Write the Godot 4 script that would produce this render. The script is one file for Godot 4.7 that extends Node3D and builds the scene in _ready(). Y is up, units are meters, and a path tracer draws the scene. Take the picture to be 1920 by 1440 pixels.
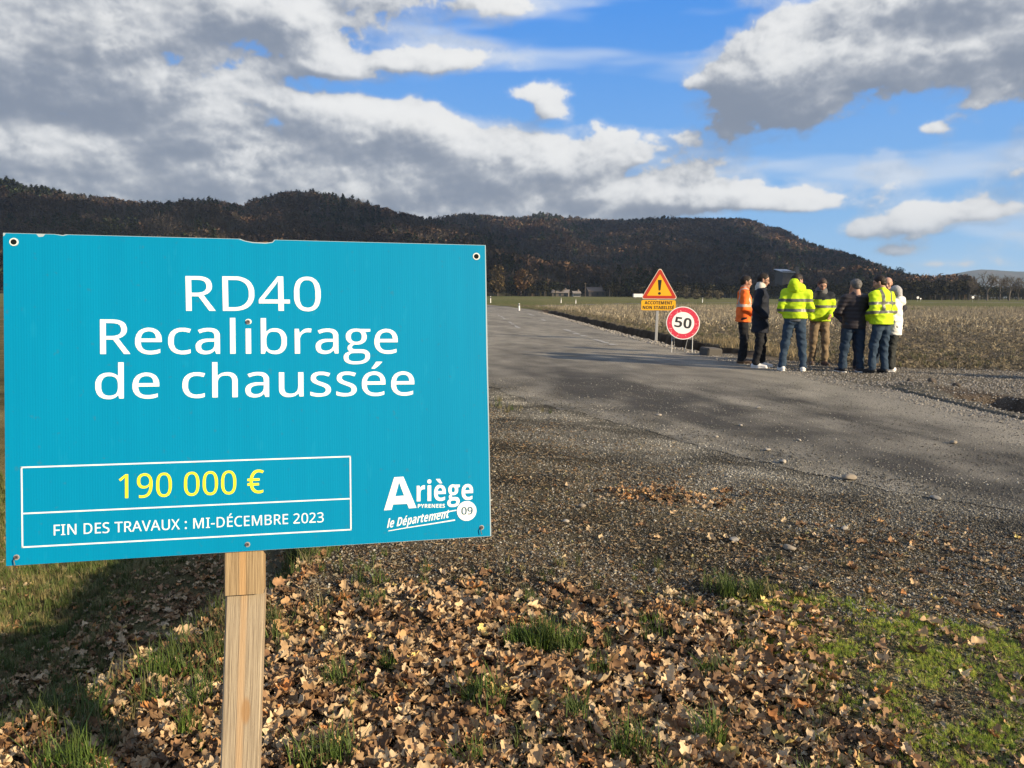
extends Node3D
# Roadworks notice beside a country road, in December light. y up, metres; x to the right, d = -z straight ahead of the camera.

const EYE := 1.42
const SUN_AZ := 57.0      # degrees to the right of straight behind the camera
const SUN_EL := 18.5
var rng := RandomNumberGenerator.new()
var n_low: FastNoiseLite
var n_mid: FastNoiseLite
var n_fine: FastNoiseLite
var n_ridge: FastNoiseLite
var mats := {}
var shapes := {}


func _ready():
	rng.seed = 4071
	n_low = make_noise(11, 0.35, 3)
	n_mid = make_noise(23, 1.6, 4)
	n_fine = make_noise(37, 9.0, 3)
	n_ridge = make_noise(51, 0.0045, 4)
	build_camera_and_light()
	build_materials()
	build_ground()
	build_road()
	build_hills()
	build_verge()
	build_field_cover()
	build_far_things()
	build_notice_board()
	build_road_signs()
	build_stones()
	build_people()


# ---------------------------------------------------------------- camera, sky, sun, exposure

func build_camera_and_light():
	var cam := Camera3D.new()
	cam.name = "camera"
	cam.fov = 53.0
	cam.near = 0.05
	cam.far = 9000.0
	add_child(cam)
	cam.position = Vector3(0, EYE, 0)
	cam.basis = Basis(Vector3.RIGHT, deg_to_rad(-6.68)) * Basis(Vector3.BACK, deg_to_rad(0.43))
	cam.current = true
	var sun := DirectionalLight3D.new()
	sun.name = "sun"
	sun.light_color = Color(1.0, 0.91, 0.77)
	sun.light_energy = 1.6
	sun.light_angular_distance = 0.53
	sun.shadow_enabled = true
	add_child(sun)
	sun.look_at_from_position(sun_direction() * 50.0, Vector3.ZERO)
	var e := Environment.new()
	e.background_mode = Environment.BG_SKY
	e.tonemap_mode = Environment.TONE_MAPPER_LINEAR
	e.tonemap_exposure = 1.7
	e.background_energy_multiplier = 0.61
	e.sdfgi_enabled = true
	e.ssao_enabled = true
	e.ssil_enabled = true
	e.fog_enabled = true
	e.fog_density = 0.00012
	e.fog_light_color = Color(0.78, 0.86, 0.95)
	var sky := Sky.new()
	var pano := PanoramaSkyMaterial.new()
	pano.panorama = ImageTexture.create_from_image(make_sky())
	sky.sky_material = pano
	e.sky = sky
	var w := WorldEnvironment.new()
	w.name = "daylight"
	w.environment = e
	add_child(w)


func sun_direction() -> Vector3:
	var a := deg_to_rad(SUN_AZ)
	var b := deg_to_rad(SUN_EL)
	return Vector3(sin(a) * cos(b), sin(b), cos(a) * cos(b))


# The sky: blue air, thin high cloud and cumulus masses, all as functions of azimuth (degrees from straight ahead) and elevation.
func make_sky() -> Image:
	var masses := [
		[-25, 15.5, 13, 5.5, 1.05], [-33, 12, 7, 5, 0.6], [-31, 8.6, 8, 1.6, 0.7], [-12.3, 12.3, 4.6, 3.4, 0.85], [-16, 18.5, 6, 2.0, 0.6], [-7.4, 11.9, 3.2, 2.0, 0.8], [-1.2, 10.9, 4.8, 2.1, 0.95],
		[3.0, 9.5, 5.4, 2.0, 0.95], [8, 7.2, 6, 1.4, 0.8], [14.5, 6.8, 6.5, 1.1, 0.75], [-12.6, 15.3, 2.2, 0.85, 0.95], [-8.3, 15.9, 1.6, 0.75, 0.8], [-3.6, 16.2, 4.0, 1.2, 1.1], [-6.2, 15.6, 1.8, 0.8, 0.8], [17.6, 6.5, 5, 1.0, 0.95], [20.6, 6.1, 2.6, 0.7, 0.85], [12.6, 14.4, 1.0, 0.5, 0.75], [27.6, 10.6, 1.0, 0.45, 0.7],
		[1.3, 14.1, 3.2, 0.8, 1.0], [2.6, 12.9, 1.6, 0.7, 1.0], [15.6, 14.6, 3.6, 2.6, 0.9], [18.5, 12.9, 4.8, 2.4, 0.95], [24.5, 16.5, 8.5, 3.4, 1.05], [31, 16.5, 7, 3.2, 0.9], [26.4, 4.7, 2.4, 1.15, 0.95], [23.8, 4.3, 1.6, 0.9, 0.6],
		[25.8, 3.0, 2.0, 0.55, 0.85], [30.8, 5.3, 3.4, 0.7, 0.66], [-22.5, 7.3, 14, 2.2, 0.9], [-6, 8.0, 6, 2.6, 0.9], [1.0, 19.5, 5, 0.9, 0.55], [29.5, 2.1, 4, 0.35, 0.5],
		[-26, 3.2, 19, 3.4, 1.2], [-4, 3.6, 9, 2.2, 0.9], [8, 5.0, 7, 1.2, 0.7], [-9, 5.6, 9, 2.6, 0.95], [-1, 6.4, 7, 1.9, 0.75], [-22, 11, 9, 3, 0.7], [-16, 9.5, 5, 2.5, 0.6], [-14.2, 14.0, 2.4, 0.9, -1.0], [-9.6, 13.9, 2.2, 0.7, -0.7], 
	]
	var r := RandomNumberGenerator.new()
	r.seed = 912
	for k in 150:
		var az := r.randf_range(-180.0, 180.0)
		var el := rad_to_deg(asin(r.randf_range(0.06, 0.98)))
		if absf(az) < 42.0 and el < 25.0:
			continue
		var big := r.randf_range(4.0, 13.0)
		masses.append([az, el, big / maxf(cos(deg_to_rad(el)), 0.3), big * r.randf_range(0.25, 0.55) * (0.7 + el / 60.0), r.randf_range(0.6, 1.1)])
	var far := sky_patch(masses, -180.0, 180.0, 1024, -2.0, 90.0, 262, true)
	var near := sky_patch(masses, -42.0, 42.0, 956, -2.0, 25.0, 307, false)
	var whole := Image.create(4096, 2048, false, Image.FORMAT_RGBF)
	whole.fill(Color(0.30, 0.34, 0.38))
	far.resize(4096, 1047, Image.INTERPOLATE_BILINEAR)
	whole.blit_rect(far, Rect2i(0, 0, 4096, 1047), Vector2i(0, 0))
	var px := 4096.0 / 360.0
	near.resize(int(round(84.0 * px)), int(round(27.0 * px)), Image.INTERPOLATE_BILINEAR)
	whole.blit_rect(near, Rect2i(6, 6, near.get_width() - 12, near.get_height() - 7), Vector2i(int(round(138.0 * px)) + 6, int(round(65.0 * px)) + 6))
	# straight ahead is the picture's first column
	var rolled := Image.create(4096, 2048, false, Image.FORMAT_RGBF)
	rolled.blit_rect(whole, Rect2i(2048, 0, 2048, 2048), Vector2i(0, 0))
	rolled.blit_rect(whole, Rect2i(0, 0, 2048, 2048), Vector2i(2048, 0))
	return rolled


func sky_patch(masses: Array, az0: float, az1: float, w: int, el0: float, el1: float, h: int, around: bool) -> Image:
	var sx := (az1 - az0) / w
	var sy := (el1 - el0) / h
	var field := PackedFloat32Array()
	field.resize(w * h)
	for m in masses:
		for turn in ([-360.0, 0.0, 360.0] if around else [0.0]):
			var cx: float = m[0] + turn
			var x0 := maxi(0, int((cx - 2.6 * m[2] - az0) / sx))
			var x1 := mini(w - 1, int((cx + 2.6 * m[2] - az0) / sx))
			var y0 := maxi(0, int((el1 - m[1] - 2.6 * m[3]) / sy))
			var y1 := mini(h - 1, int((el1 - m[1] + 2.6 * m[3]) / sy))
			for y in range(y0, y1 + 1):
				var dy: float = (el1 - (y + 0.5) * sy - m[1]) / m[3]
				if dy < 0.0:
					dy *= 1.25       # flatter bases
				for x in range(x0, x1 + 1):
					var dx: float = (az0 + (x + 0.5) * sx - cx) / m[2]
					var q := dx * dx + dy * dy
					if q < 6.0:
						field[y * w + x] += m[4] * exp(-q)
	var body := FastNoiseLite.new()
	body.seed = 5
	body.noise_type = FastNoiseLite.TYPE_SIMPLEX_SMOOTH
	body.frequency = 3.4
	body.fractal_octaves = 6
	body.fractal_gain = 0.52
	body.domain_warp_enabled = true
	body.domain_warp_amplitude = 0.06
	body.domain_warp_frequency = 5.0
	var puff := FastNoiseLite.new()          # rounded heads with creases between them
	puff.seed = 9
	puff.noise_type = FastNoiseLite.TYPE_SIMPLEX_SMOOTH
	puff.fractal_type = FastNoiseLite.FRACTAL_RIDGED
	puff.frequency = 5.6
	puff.fractal_octaves = 5
	puff.fractal_gain = 0.5
	var veil := FastNoiseLite.new()
	veil.seed = 77
	veil.noise_type = FastNoiseLite.TYPE_SIMPLEX_SMOOTH
	veil.frequency = 1.0
	veil.fractal_octaves = 4
	var thin := PackedFloat32Array()
	thin.resize(w * h)
	var tone := PackedFloat32Array()
	tone.resize(w * h)
	for y in h:
		var el := deg_to_rad(el1 - (y + 0.5) * sy)
		var ce := cos(el)
		var se := sin(el)
		for x in w:
			var az := deg_to_rad(az0 + (x + 0.5) * sx)
			var p := Vector3(sin(az) * ce, se * 1.6, -cos(az) * ce)
			var k := y * w + x
			var m := minf(field[k], 1.3)
			var v := body.get_noise_3d(p.x, p.y, p.z)
			var f := puff.get_noise_3d(p.x, p.y, p.z)
			field[k] = m + 1.15 * v - 0.52 * f - 0.34 + 0.22 * puff.get_noise_3d(p.x * 3.1 + 5.0, p.y * 3.1, p.z * 3.1)
			tone[k] = veil.get_noise_3d(p.x * 3.0 + 9.0, p.y * 5.0, p.z * 3.0)
			thin[k] = veil.get_noise_3d(p.x * 2.2 + 3.0, se * 13.0, p.z * 2.2)
	# thicker and thinner places in the cloud deck: [azimuth, elevation, width, height, how much duller]
	for m in [[-26, 10.4, 7, 1.1, 0.42], [-33, 12, 4, 1.5, 0.3], [-4.2, 8.0, 4.6, 1.5, 0.45], [-20, 6.3, 15, 0.9, 0.40], [-14, 9.2, 5, 1.0, 0.28], [15.5, 13.2, 3.5, 1.9, 0.35], [20, 17.6, 7, 1.3, 0.3], [-30, 8.9, 3.5, 1.0, -0.4], [-11.5, 12.4, 3.0, 2.2, -0.3], [0, 10.8, 4.5, 1.2, -0.35], [4, 9.0, 3, 1.0, -0.2], [28, 15.4, 6, 1.0, -0.4], [21, 12.6, 3, 1.0, -0.25], [-24, 16.5, 5, 2.0, -0.3], [-31, 17, 3, 2.0, 0.2], [-20, 13.2, 2.0, 1.2, -0.25], [-28, 13.6, 2.5, 0.9, -0.3], [-18, 5.0, 4, 0.35, -0.35]]:
		for y in h:
			var dy: float = (el1 - (y + 0.5) * sy - m[1]) / m[3]
			if absf(dy) > 2.2:
				continue
			for x in range(maxi(0, int((m[0] - 2.2 * m[2] - az0) / sx)), mini(w, int((m[0] + 2.2 * m[2] - az0) / sx))):
				var dx: float = (az0 + (x + 0.5) * sx - m[0]) / m[2]
				tone[y * w + x] -= m[4] * 1.3 * exp(-dx * dx - dy * dy)
	var out := Image.create(w, h, false, Image.FORMAT_RGBF)
	var steps := [[0.3, 0.35, 0.5], [0.9, 1.1, 0.7], [1.7, 2.2, 0.8], [2.6, 4.0, 0.7]]
	for y in h:
		var el := el1 - (y + 0.5) * sy
		var t := clampf(el / 22.0, 0.0, 1.0)
		var air := Color(0.40, 0.66, 0.86).lerp(Color(0.055, 0.275, 0.80), pow(t, 0.66))
		air = air.lerp(Color(0.05, 0.22, 0.66), clampf((el - 22.0) / 60.0, 0.0, 1.0))
		for x in w:
			var k := y * w + x
			var d := field[k]
			var c := air
			var ci := smoothstep(0.02, 0.55, thin[k]) * 0.62 * smoothstep(0.5, 5.0, el)
			c = c.lerp(Color(0.70, 0.77, 0.86), ci)
			var a := maxf(smoothstep(0.0, 0.24, d), 0.34 * smoothstep(-0.30, 0.1, d + 0.35 * thin[k]))
			if a > 0.0:
				var tau := 0.0
				for s in steps:
					var xx := clampi(x + int(s[0] / sx), 0, w - 1)
					var yy := clampi(y - int(s[1] / sy), 0, h - 1)
					tau += maxf(0.0, field[yy * w + xx]) * s[2]
				# heads that stand up towards the light, at two sizes
				var q1 := field[clampi(y - int(round(0.27 / sy)), 0, h - 1) * w + clampi(x + int(round(0.27 / sx)), 0, w - 1)]
				var q2 := field[clampi(y - int(round(1.05 / sy)), 0, h - 1) * w + clampi(x + int(round(0.9 / sx)), 0, w - 1)]
				var q3 := field[clampi(y - int(round(2.3 / sy)), 0, h - 1) * w + clampi(x + int(round(1.4 / sx)), 0, w - 1)]
				var lit := 0.46 * exp(-0.9 * tau) + 0.45 * (d - q3) + 0.80 * (d - q1) + 0.90 * (d - q2) + 0.10 + 0.85 * tone[k]
				lit = 0.5 + 0.5 * tanh((lit - 0.52) * 1.45)
				var grey := Color(0.235, 0.275, 0.345)
				var cc := grey.lerp(Color(0.86, 0.86, 0.85), lit)
				cc = cc.lerp(Color(0.36, 0.44, 0.55), clampf((6.0 - el) / 9.0, 0.0, 0.5))
				c = c.lerp(cc, a * 0.97)
			out.set_pixel(x, y, c)
	return out


# ---------------------------------------------------------------- small helpers

func make_noise(s: int, f: float, oct: int) -> FastNoiseLite:
	var n := FastNoiseLite.new()
	n.seed = s
	n.noise_type = FastNoiseLite.TYPE_SIMPLEX_SMOOTH
	n.frequency = f
	n.fractal_octaves = oct
	return n


# smooth curve through [x, y] pairs that are sorted by x
func along(pts: Array, x: float) -> float:
	var n := pts.size()
	if x <= pts[0][0]:
		return pts[0][1]
	if x >= pts[n - 1][0]:
		return pts[n - 1][1]
	var i := 0
	while x > pts[i + 1][0]:
		i += 1
	var x0: float = pts[i][0]
	var x1: float = pts[i + 1][0]
	var y0: float = pts[i][1]
	var y1: float = pts[i + 1][1]
	var s := (y1 - y0) / (x1 - x0)
	var m0: float = s if i == 0 else 0.5 * (s + (y0 - pts[i - 1][1]) / (x0 - pts[i - 1][0]))
	var m1: float = s if i + 2 >= n else 0.5 * (s + (pts[i + 2][1] - y1) / (pts[i + 2][0] - x1))
	var t := (x - x0) / (x1 - x0)
	var w := x1 - x0
	return y0 * (1 + 2 * t) * (1 - t) * (1 - t) + m0 * w * t * (1 - t) * (1 - t) + y1 * t * t * (3 - 2 * t) - m1 * w * t * t * (1 - t)


class Geo:
	var v := PackedVector3Array()
	var n := PackedVector3Array()
	var c := PackedColorArray()
	var t := PackedVector2Array()
	var i := PackedInt32Array()

	func tri(a: Vector3, b: Vector3, d: Vector3, col := Color.WHITE):   # clockwise seen from the front
		var m := (d - a).cross(b - a).normalized()
		var k := v.size()
		v.append_array([a, b, d])
		n.append_array([m, m, m])
		c.append_array([col, col, col])
		i.append_array([k, k + 1, k + 2])

	func quad(a: Vector3, b: Vector3, d: Vector3, e: Vector3, col := Color.WHITE):
		tri(a, b, d, col)
		tri(a, d, e, col)

	func box(mid: Vector3, size: Vector3, turn := Basis(), col := Color.WHITE, cut := 0.0):
		# a box whose edges are chamfered by cut
		var h := size * 0.5
		if cut <= 0.0:
			for ax in 3:
				for s in [-1.0, 1.0]:
					var u := Vector3.ZERO
					var w := Vector3.ZERO
					var nn := Vector3.ZERO
					nn[ax] = s * h[ax]
					u[(ax + 1) % 3] = h[(ax + 1) % 3]
					w[(ax + 2) % 3] = h[(ax + 2) % 3] * s
					quad(mid + turn * (nn - u + w), mid + turn * (nn + u + w), mid + turn * (nn + u - w), mid + turn * (nn - u - w), col)
			return
		var pts := []
		for ax in 3:
			for s in [-1.0, 1.0]:
				for a in [-1.0, 1.0]:
					for b in [-1.0, 1.0]:
						var p := Vector3.ZERO
						p[ax] = s * h[ax]
						p[(ax + 1) % 3] = a * (h[(ax + 1) % 3] - cut)
						p[(ax + 2) % 3] = b * (h[(ax + 2) % 3] - cut)
						pts.append(p)
		hull(pts, mid, turn, col, h, cut)

	func hull(pts: Array, mid: Vector3, turn: Basis, col: Color, h: Vector3, cut: float):
		# faces, bevelled edges and corners of the chamfered box
		for ax in 3:
			for s in [-1.0, 1.0]:
				var q := []
				for ab in [[-1, -1], [1, -1], [1, 1], [-1, 1]]:
					var p := Vector3.ZERO
					p[ax] = s * h[ax]
					p[(ax + 1) % 3] = ab[0] * (h[(ax + 1) % 3] - cut)
					p[(ax + 2) % 3] = ab[1] * (h[(ax + 2) % 3] - cut)
					q.append(mid + turn * p)
				if s < 0:
					quad(q[0], q[1], q[2], q[3], col)
				else:
					quad(q[3], q[2], q[1], q[0], col)
			var b1 := (ax + 1) % 3
			var b2 := (ax + 2) % 3
			for s1 in [-1.0, 1.0]:
				for s2 in [-1.0, 1.0]:
					var e := []
					for k in [[1, 0, -1], [1, 0, 1], [0, 1, 1], [0, 1, -1]]:
						var p := Vector3.ZERO
						p[ax] = k[2] * (h[ax] - cut)
						p[b1] = s1 * (h[b1] if k[0] else h[b1] - cut)
						p[b2] = s2 * (h[b2] if k[1] else h[b2] - cut)
						e.append(mid + turn * p)
					if s1 * s2 < 0:
						quad(e[0], e[1], e[2], e[3], col)
					else:
						quad(e[3], e[2], e[1], e[0], col)

	func tube(a: Vector3, b: Vector3, ra: float, rb: float, seg := 10, col := Color.WHITE, caps := true):
		var ax := (b - a).normalized()
		var u := ax.cross(Vector3.UP if absf(ax.y) < 0.9 else Vector3.RIGHT).normalized()
		var w := ax.cross(u)
		var k := v.size()
		for s in seg + 1:
			var g := TAU * s / seg
			var r := u * cos(g) + w * sin(g)
			v.append_array([a + r * ra, b + r * rb])
			n.append_array([r, r])
			c.append_array([col, col])
		for s in seg:
			var j := k + s * 2
			i.append_array([j, j + 1, j + 2, j + 1, j + 3, j + 2])
		if caps:
			for s in seg:
				var g0 := TAU * s / seg
				var g1 := TAU * (s + 1) / seg
				var r0 := u * cos(g0) + w * sin(g0)
				var r1 := u * cos(g1) + w * sin(g1)
				tri(a, a + r0 * ra, a + r1 * ra, col)
				tri(b, b + r1 * rb, b + r0 * rb, col)

	func slab(pts: PackedVector2Array, z0: float, z1: float, col := Color.WHITE):
		# an outline in the xy plane given a thickness from z0 (back) to z1 (front)
		var p := pts
		if Geometry2D.is_polygon_clockwise(p):
			p.reverse()
		var tr := Geometry2D.triangulate_polygon(p)
		for k in range(0, tr.size(), 3):
			var a := p[tr[k]]
			var b := p[tr[k + 1]]
			var d := p[tr[k + 2]]
			if (b - a).cross(d - a) > 0:
				var s := b
				b = d
				d = s
			tri(Vector3(a.x, a.y, z1), Vector3(b.x, b.y, z1), Vector3(d.x, d.y, z1), col)
			tri(Vector3(a.x, a.y, z0), Vector3(d.x, d.y, z0), Vector3(b.x, b.y, z0), col)
		var flip := (p[1] - p[0]).cross(p[2] - p[1])
		for k in p.size():
			var a := p[k]
			var b := p[(k + 1) % p.size()]
			quad(Vector3(a.x, a.y, z1), Vector3(b.x, b.y, z1), Vector3(b.x, b.y, z0), Vector3(a.x, a.y, z0), col)

	func mesh() -> ArrayMesh:
		var a := []
		a.resize(Mesh.ARRAY_MAX)
		a[Mesh.ARRAY_VERTEX] = v
		if n.size() == v.size():
			a[Mesh.ARRAY_NORMAL] = n
		if c.size() == v.size():
			a[Mesh.ARRAY_COLOR] = c
		if t.size() == v.size():
			a[Mesh.ARRAY_TEX_UV] = t
		a[Mesh.ARRAY_INDEX] = i
		var m := ArrayMesh.new()
		m.add_surface_from_arrays(Mesh.PRIMITIVE_TRIANGLES, a)
		return m


var taken := {}

func numbered(called: String) -> String:
	if not taken.has(called):
		taken[called] = 0
		return called
	taken[called] += 1
	return "%s_%03d" % [called, taken[called]]


func thing(called: String, label: String, category: String, at := Vector3.ZERO, turn := 0.0, group := "") -> Node3D:
	var o := Node3D.new()
	o.name = numbered(called)
	add_child(o)
	o.position = at
	o.rotation.y = turn
	o.set_meta("label", label)
	o.set_meta("category", category)
	if group:
		o.set_meta("group", group)
	return o


func part(called: String, m: Mesh, mat: Material, parent: Node, at := Vector3.ZERO) -> MeshInstance3D:
	var o := MeshInstance3D.new()
	o.name = called
	o.mesh = m
	o.material_override = mat
	parent.add_child(o, true)
	o.position = at
	return o


func single(called: String, m: Mesh, mat: Material, label: String, category: String, at := Vector3.ZERO, group := "") -> MeshInstance3D:
	var o := MeshInstance3D.new()
	o.name = numbered(called)
	o.mesh = m
	o.material_override = mat
	add_child(o)
	o.position = at
	o.set_meta("label", label)
	o.set_meta("category", category)
	if group:
		o.set_meta("group", group)
	return o


func setting(called: String, m: Mesh, mat: Material) -> MeshInstance3D:
	var o := part(numbered(called), m, mat, self)
	o.set_meta("kind", "structure")
	return o


# copies: arrays of transforms and colours
func stuff(called: String, m: Mesh, mat: Material, where: Array, tint: Array, parent: Node = self) -> MultiMeshInstance3D:
	var mm := MultiMesh.new()
	mm.transform_format = MultiMesh.TRANSFORM_3D
	mm.use_colors = true
	mm.mesh = m
	mm.instance_count = where.size()
	for k in where.size():
		mm.set_instance_transform(k, where[k])
		mm.set_instance_color(k, tint[k])
	var o := MultiMeshInstance3D.new()
	o.name = numbered(called)
	o.multimesh = mm
	o.material_override = mat
	parent.add_child(o, true)
	o.set_meta("kind", "stuff")
	return o


func lin(r: float, g: float, b: float) -> Color:
	return Color(r, g, b).linear_to_srgb()


func pick(list: Array):
	return list[rng.randi() % list.size()]


# ---------------------------------------------------------------- materials

func noise_tex(s: int, f: float, oct: int, lo: float, hi: float, size := 512, cellular := false) -> NoiseTexture2D:
	var n := FastNoiseLite.new()
	n.seed = s
	n.frequency = f
	n.fractal_octaves = oct
	n.noise_type = FastNoiseLite.TYPE_CELLULAR if cellular else FastNoiseLite.TYPE_SIMPLEX_SMOOTH
	if cellular:
		n.cellular_return_type = FastNoiseLite.RETURN_CELL_VALUE
	var t := NoiseTexture2D.new()
	t.width = size
	t.height = size
	t.seamless = true
	t.noise = n
	var g := Gradient.new()
	g.offsets = PackedFloat32Array([0.0, 1.0])
	g.colors = PackedColorArray([lin(lo, lo, lo), lin(hi, hi, hi)])
	t.color_ramp = g
	return t


func grain_tex(s: int, f: float, oct: int, lo: float, hi: float) -> NoiseTexture2D:
	var t := noise_tex(s, f, oct, lo, hi, 1024)
	t.noise.fractal_gain = 0.82
	t.color_ramp.offsets = PackedFloat32Array([0.30, 0.70])
	return t


func bump_tex(s: int, f: float, oct: int, size := 512, cellular := false) -> NoiseTexture2D:
	var t := noise_tex(s, f, oct, 0.0, 1.0, size, cellular)
	t.color_ramp = null
	return t


func plain(r: float, g: float, b: float, rough := 0.8, spec := 0.5) -> StandardMaterial3D:
	var m := StandardMaterial3D.new()
	m.albedo_color = lin(r, g, b)
	m.roughness = rough
	m.metallic_specular = spec
	return m


func tinted(rough := 0.9, spec := 0.3, see_through := 0.0) -> StandardMaterial3D:
	var m := StandardMaterial3D.new()
	m.vertex_color_use_as_albedo = true
	m.roughness = rough
	m.metallic_specular = spec
	if see_through > 0.0:
		m.backlight_enabled = true
		m.backlight = Color(see_through, see_through, see_through)
	return m


func build_materials():
	# earth and gravel: colour from the vertices times a salt-and-pepper grain, with relief
	var g := tinted(0.95, 0.2)
	g.albedo_texture = grain_tex(3, 0.05, 5, 0.25, 1.75)
	g.uv1_triplanar = true
	g.uv1_world_triplanar = true
	g.uv1_scale = Vector3(0.9, 0.9, 0.9)
	g.heightmap_enabled = true
	g.heightmap_texture = bump_tex(8, 0.09, 5, 1024)
	g.heightmap_scale = 1.6
	mats.ground = g
	var a := tinted(0.85, 0.32)
	a.albedo_texture = grain_tex(14, 0.06, 5, 0.3, 1.7)
	a.uv1_triplanar = true
	a.uv1_world_triplanar = true
	a.uv1_scale = Vector3(0.7, 0.7, 0.7)
	a.heightmap_enabled = true
	a.heightmap_texture = bump_tex(15, 0.12, 4, 1024)
	a.heightmap_scale = 0.7
	mats.road = a
	mats.marking = plain(0.34, 0.325, 0.285, 0.85)
	mats.leaf = tinted(0.75, 0.35, 0.35)
	mats.grass = tinted(0.6, 0.4, 0.5)
	mats.stone = tinted(0.85, 0.4)
	mats.straw = tinted(0.85, 0.3, 0.25)
	mats.far = tinted(1.0, 0.0)
	mats.bark = tinted(0.95, 0.2)
	mats.galv = plain(0.42, 0.42, 0.40, 0.45)
	mats.galv.metallic = 0.35
	mats.dark_metal = plain(0.05, 0.05, 0.05, 0.5)
	mats.white_paint = plain(0.78, 0.77, 0.74, 0.5)
	mats.black_paint = plain(0.015, 0.015, 0.015, 0.5)
	mats.red_film = plain(0.62, 0.03, 0.045, 0.35)
	mats.red_film_dark = plain(0.50, 0.045, 0.02, 0.35)
	mats.yellow_film = plain(0.85, 0.44, 0.015, 0.35)
	mats.cloud = plain(0.75, 0.76, 0.78, 1.0, 0.0)
	mats.rubber = plain(0.03, 0.03, 0.032, 0.7)


# ---------------------------------------------------------------- the lie of the land

const EDGE := [[-40, 7.6], [0, 6.3], [5, 6.05], [8.8, 5.93], [11.5, 5.75], [18.5, 4.75], [26.7, 4.08], [38.4, 3.45], [52, 2.75], [65.5, 1.9], [80, 0.2], [100, -3.5], [130, -11], [170, -25], [230, -50], [300, -80]]
const NEAR_EDGE := [[2.6, 6.6], [3.4, 5.2], [5.0, 3.42], [5.87, 2.5], [7.35, 1.72], [9.2, 0.75], [11.43, -0.28], [14.5, -1.05], [18, -1.5], [31, -2.05], [52, -3.1], [65.5, -4.2], [80, -6.2], [100, -10.2], [130, -18], [170, -32], [230, -57], [300, -87]]
const CREST := [[-3, -2.1], [1.6, -1.78], [2.54, -1.50], [3.26, -1.20], [3.72, -1.06], [4.2, -1.17], [5.0, -1.45], [6.0, -1.75], [8.0, -2.4], [9.5, -3.0]]
const FIELD_EDGE := [[-400, 18.6], [4.9, 18.6], [5.45, 17.1], [6.4, 16.3], [7.4, 15.6], [8.3, 15.25], [9.8, 14.8], [14, 14.2], [40, 12.0], [400, 0]]

func field_in(x: float, d: float) -> float:      # metres inside the field
	return d - along(FIELD_EDGE, x)


func edge_x(d: float) -> float:
	return along(EDGE, d)


func ground_h(x: float, d: float) -> float:
	var u := x - edge_x(d)
	var h := 0.0
	var w := n_low.get_noise_2d(x, d)
	if d < 9.2 and x < 0.5:
		var c := along(CREST, d) + 0.06 * n_mid.get_noise_2d(x * 0.7 + 40.0, d * 0.7)
		var a := c - x
		var m := 1.0 - smoothstep(6.5, 9.0, d)
		if a > 0.0:
			h -= m * (0.74 * smoothstep(-0.02, 0.36, a) - 0.50 * smoothstep(1.75, 3.0, a) + 0.06 * w)
		h += 0.02 * m * exp(-a * a / 0.12)
	if d > 3.0 and d < 70.0 and u > -0.4 and u < 4.0:
		var wob := 0.10 * n_mid.get_noise_2d(x * 0.6, d * 0.6) + 0.05 * n_mid.get_noise_2d(d * 2.4, 17.0)
		var uu := u + wob
		if d > 17.0:
			var m := smoothstep(18.9, 19.6, d) * (1.0 - smoothstep(61.0, 66.0, d))
			h -= 0.36 * m * smoothstep(0.06, 0.2, uu) * (1.0 - smoothstep(1.10, 1.20, uu))
			h += (0.05 + 0.06 * w) * smoothstep(1.14, 1.3, uu) * (1.0 - smoothstep(2.2, 4.0, u)) * smoothstep(18.0, 20.0, d)
		elif d < 13.0:
			var m := 1.0 - smoothstep(10.75, 11.15, d + 0.35 * wob)
			h -= 0.42 * m * smoothstep(0.44, 0.56, uu) * (1.0 - smoothstep(1.15, 1.34, uu))
			h -= 0.07 * (1.0 - smoothstep(11.4, 12.0, d)) * smoothstep(0.03, 0.07, u) * (1.0 - smoothstep(0.14, 0.2, u))
			h += 0.10 * exp(-pow((u - 0.7) / 0.5, 2.0) - pow((d - 11.9) / 0.5, 2.0))
	if u > 1.0 and d > 8.0:
		var inside := smoothstep(0.0, 1.2, field_in(x, d))
		h += inside * (0.0 + 0.05 * n_low.get_noise_2d(x * 1.4, d * 1.4) + 0.035 * n_mid.get_noise_2d(x * 0.8, d * 0.8))
	if u < 0.0 and x < 2.5 and d < 12.0:
		h += 0.018 * n_mid.get_noise_2d(x, d) + 0.025 * w
	elif d < 60.0:
		h += 0.015 * w
	if d > 120.0:
		h += 1.0 * smoothstep(120.0, 330.0, d) * n_ridge.get_noise_2d(x, d)
	return h


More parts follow.
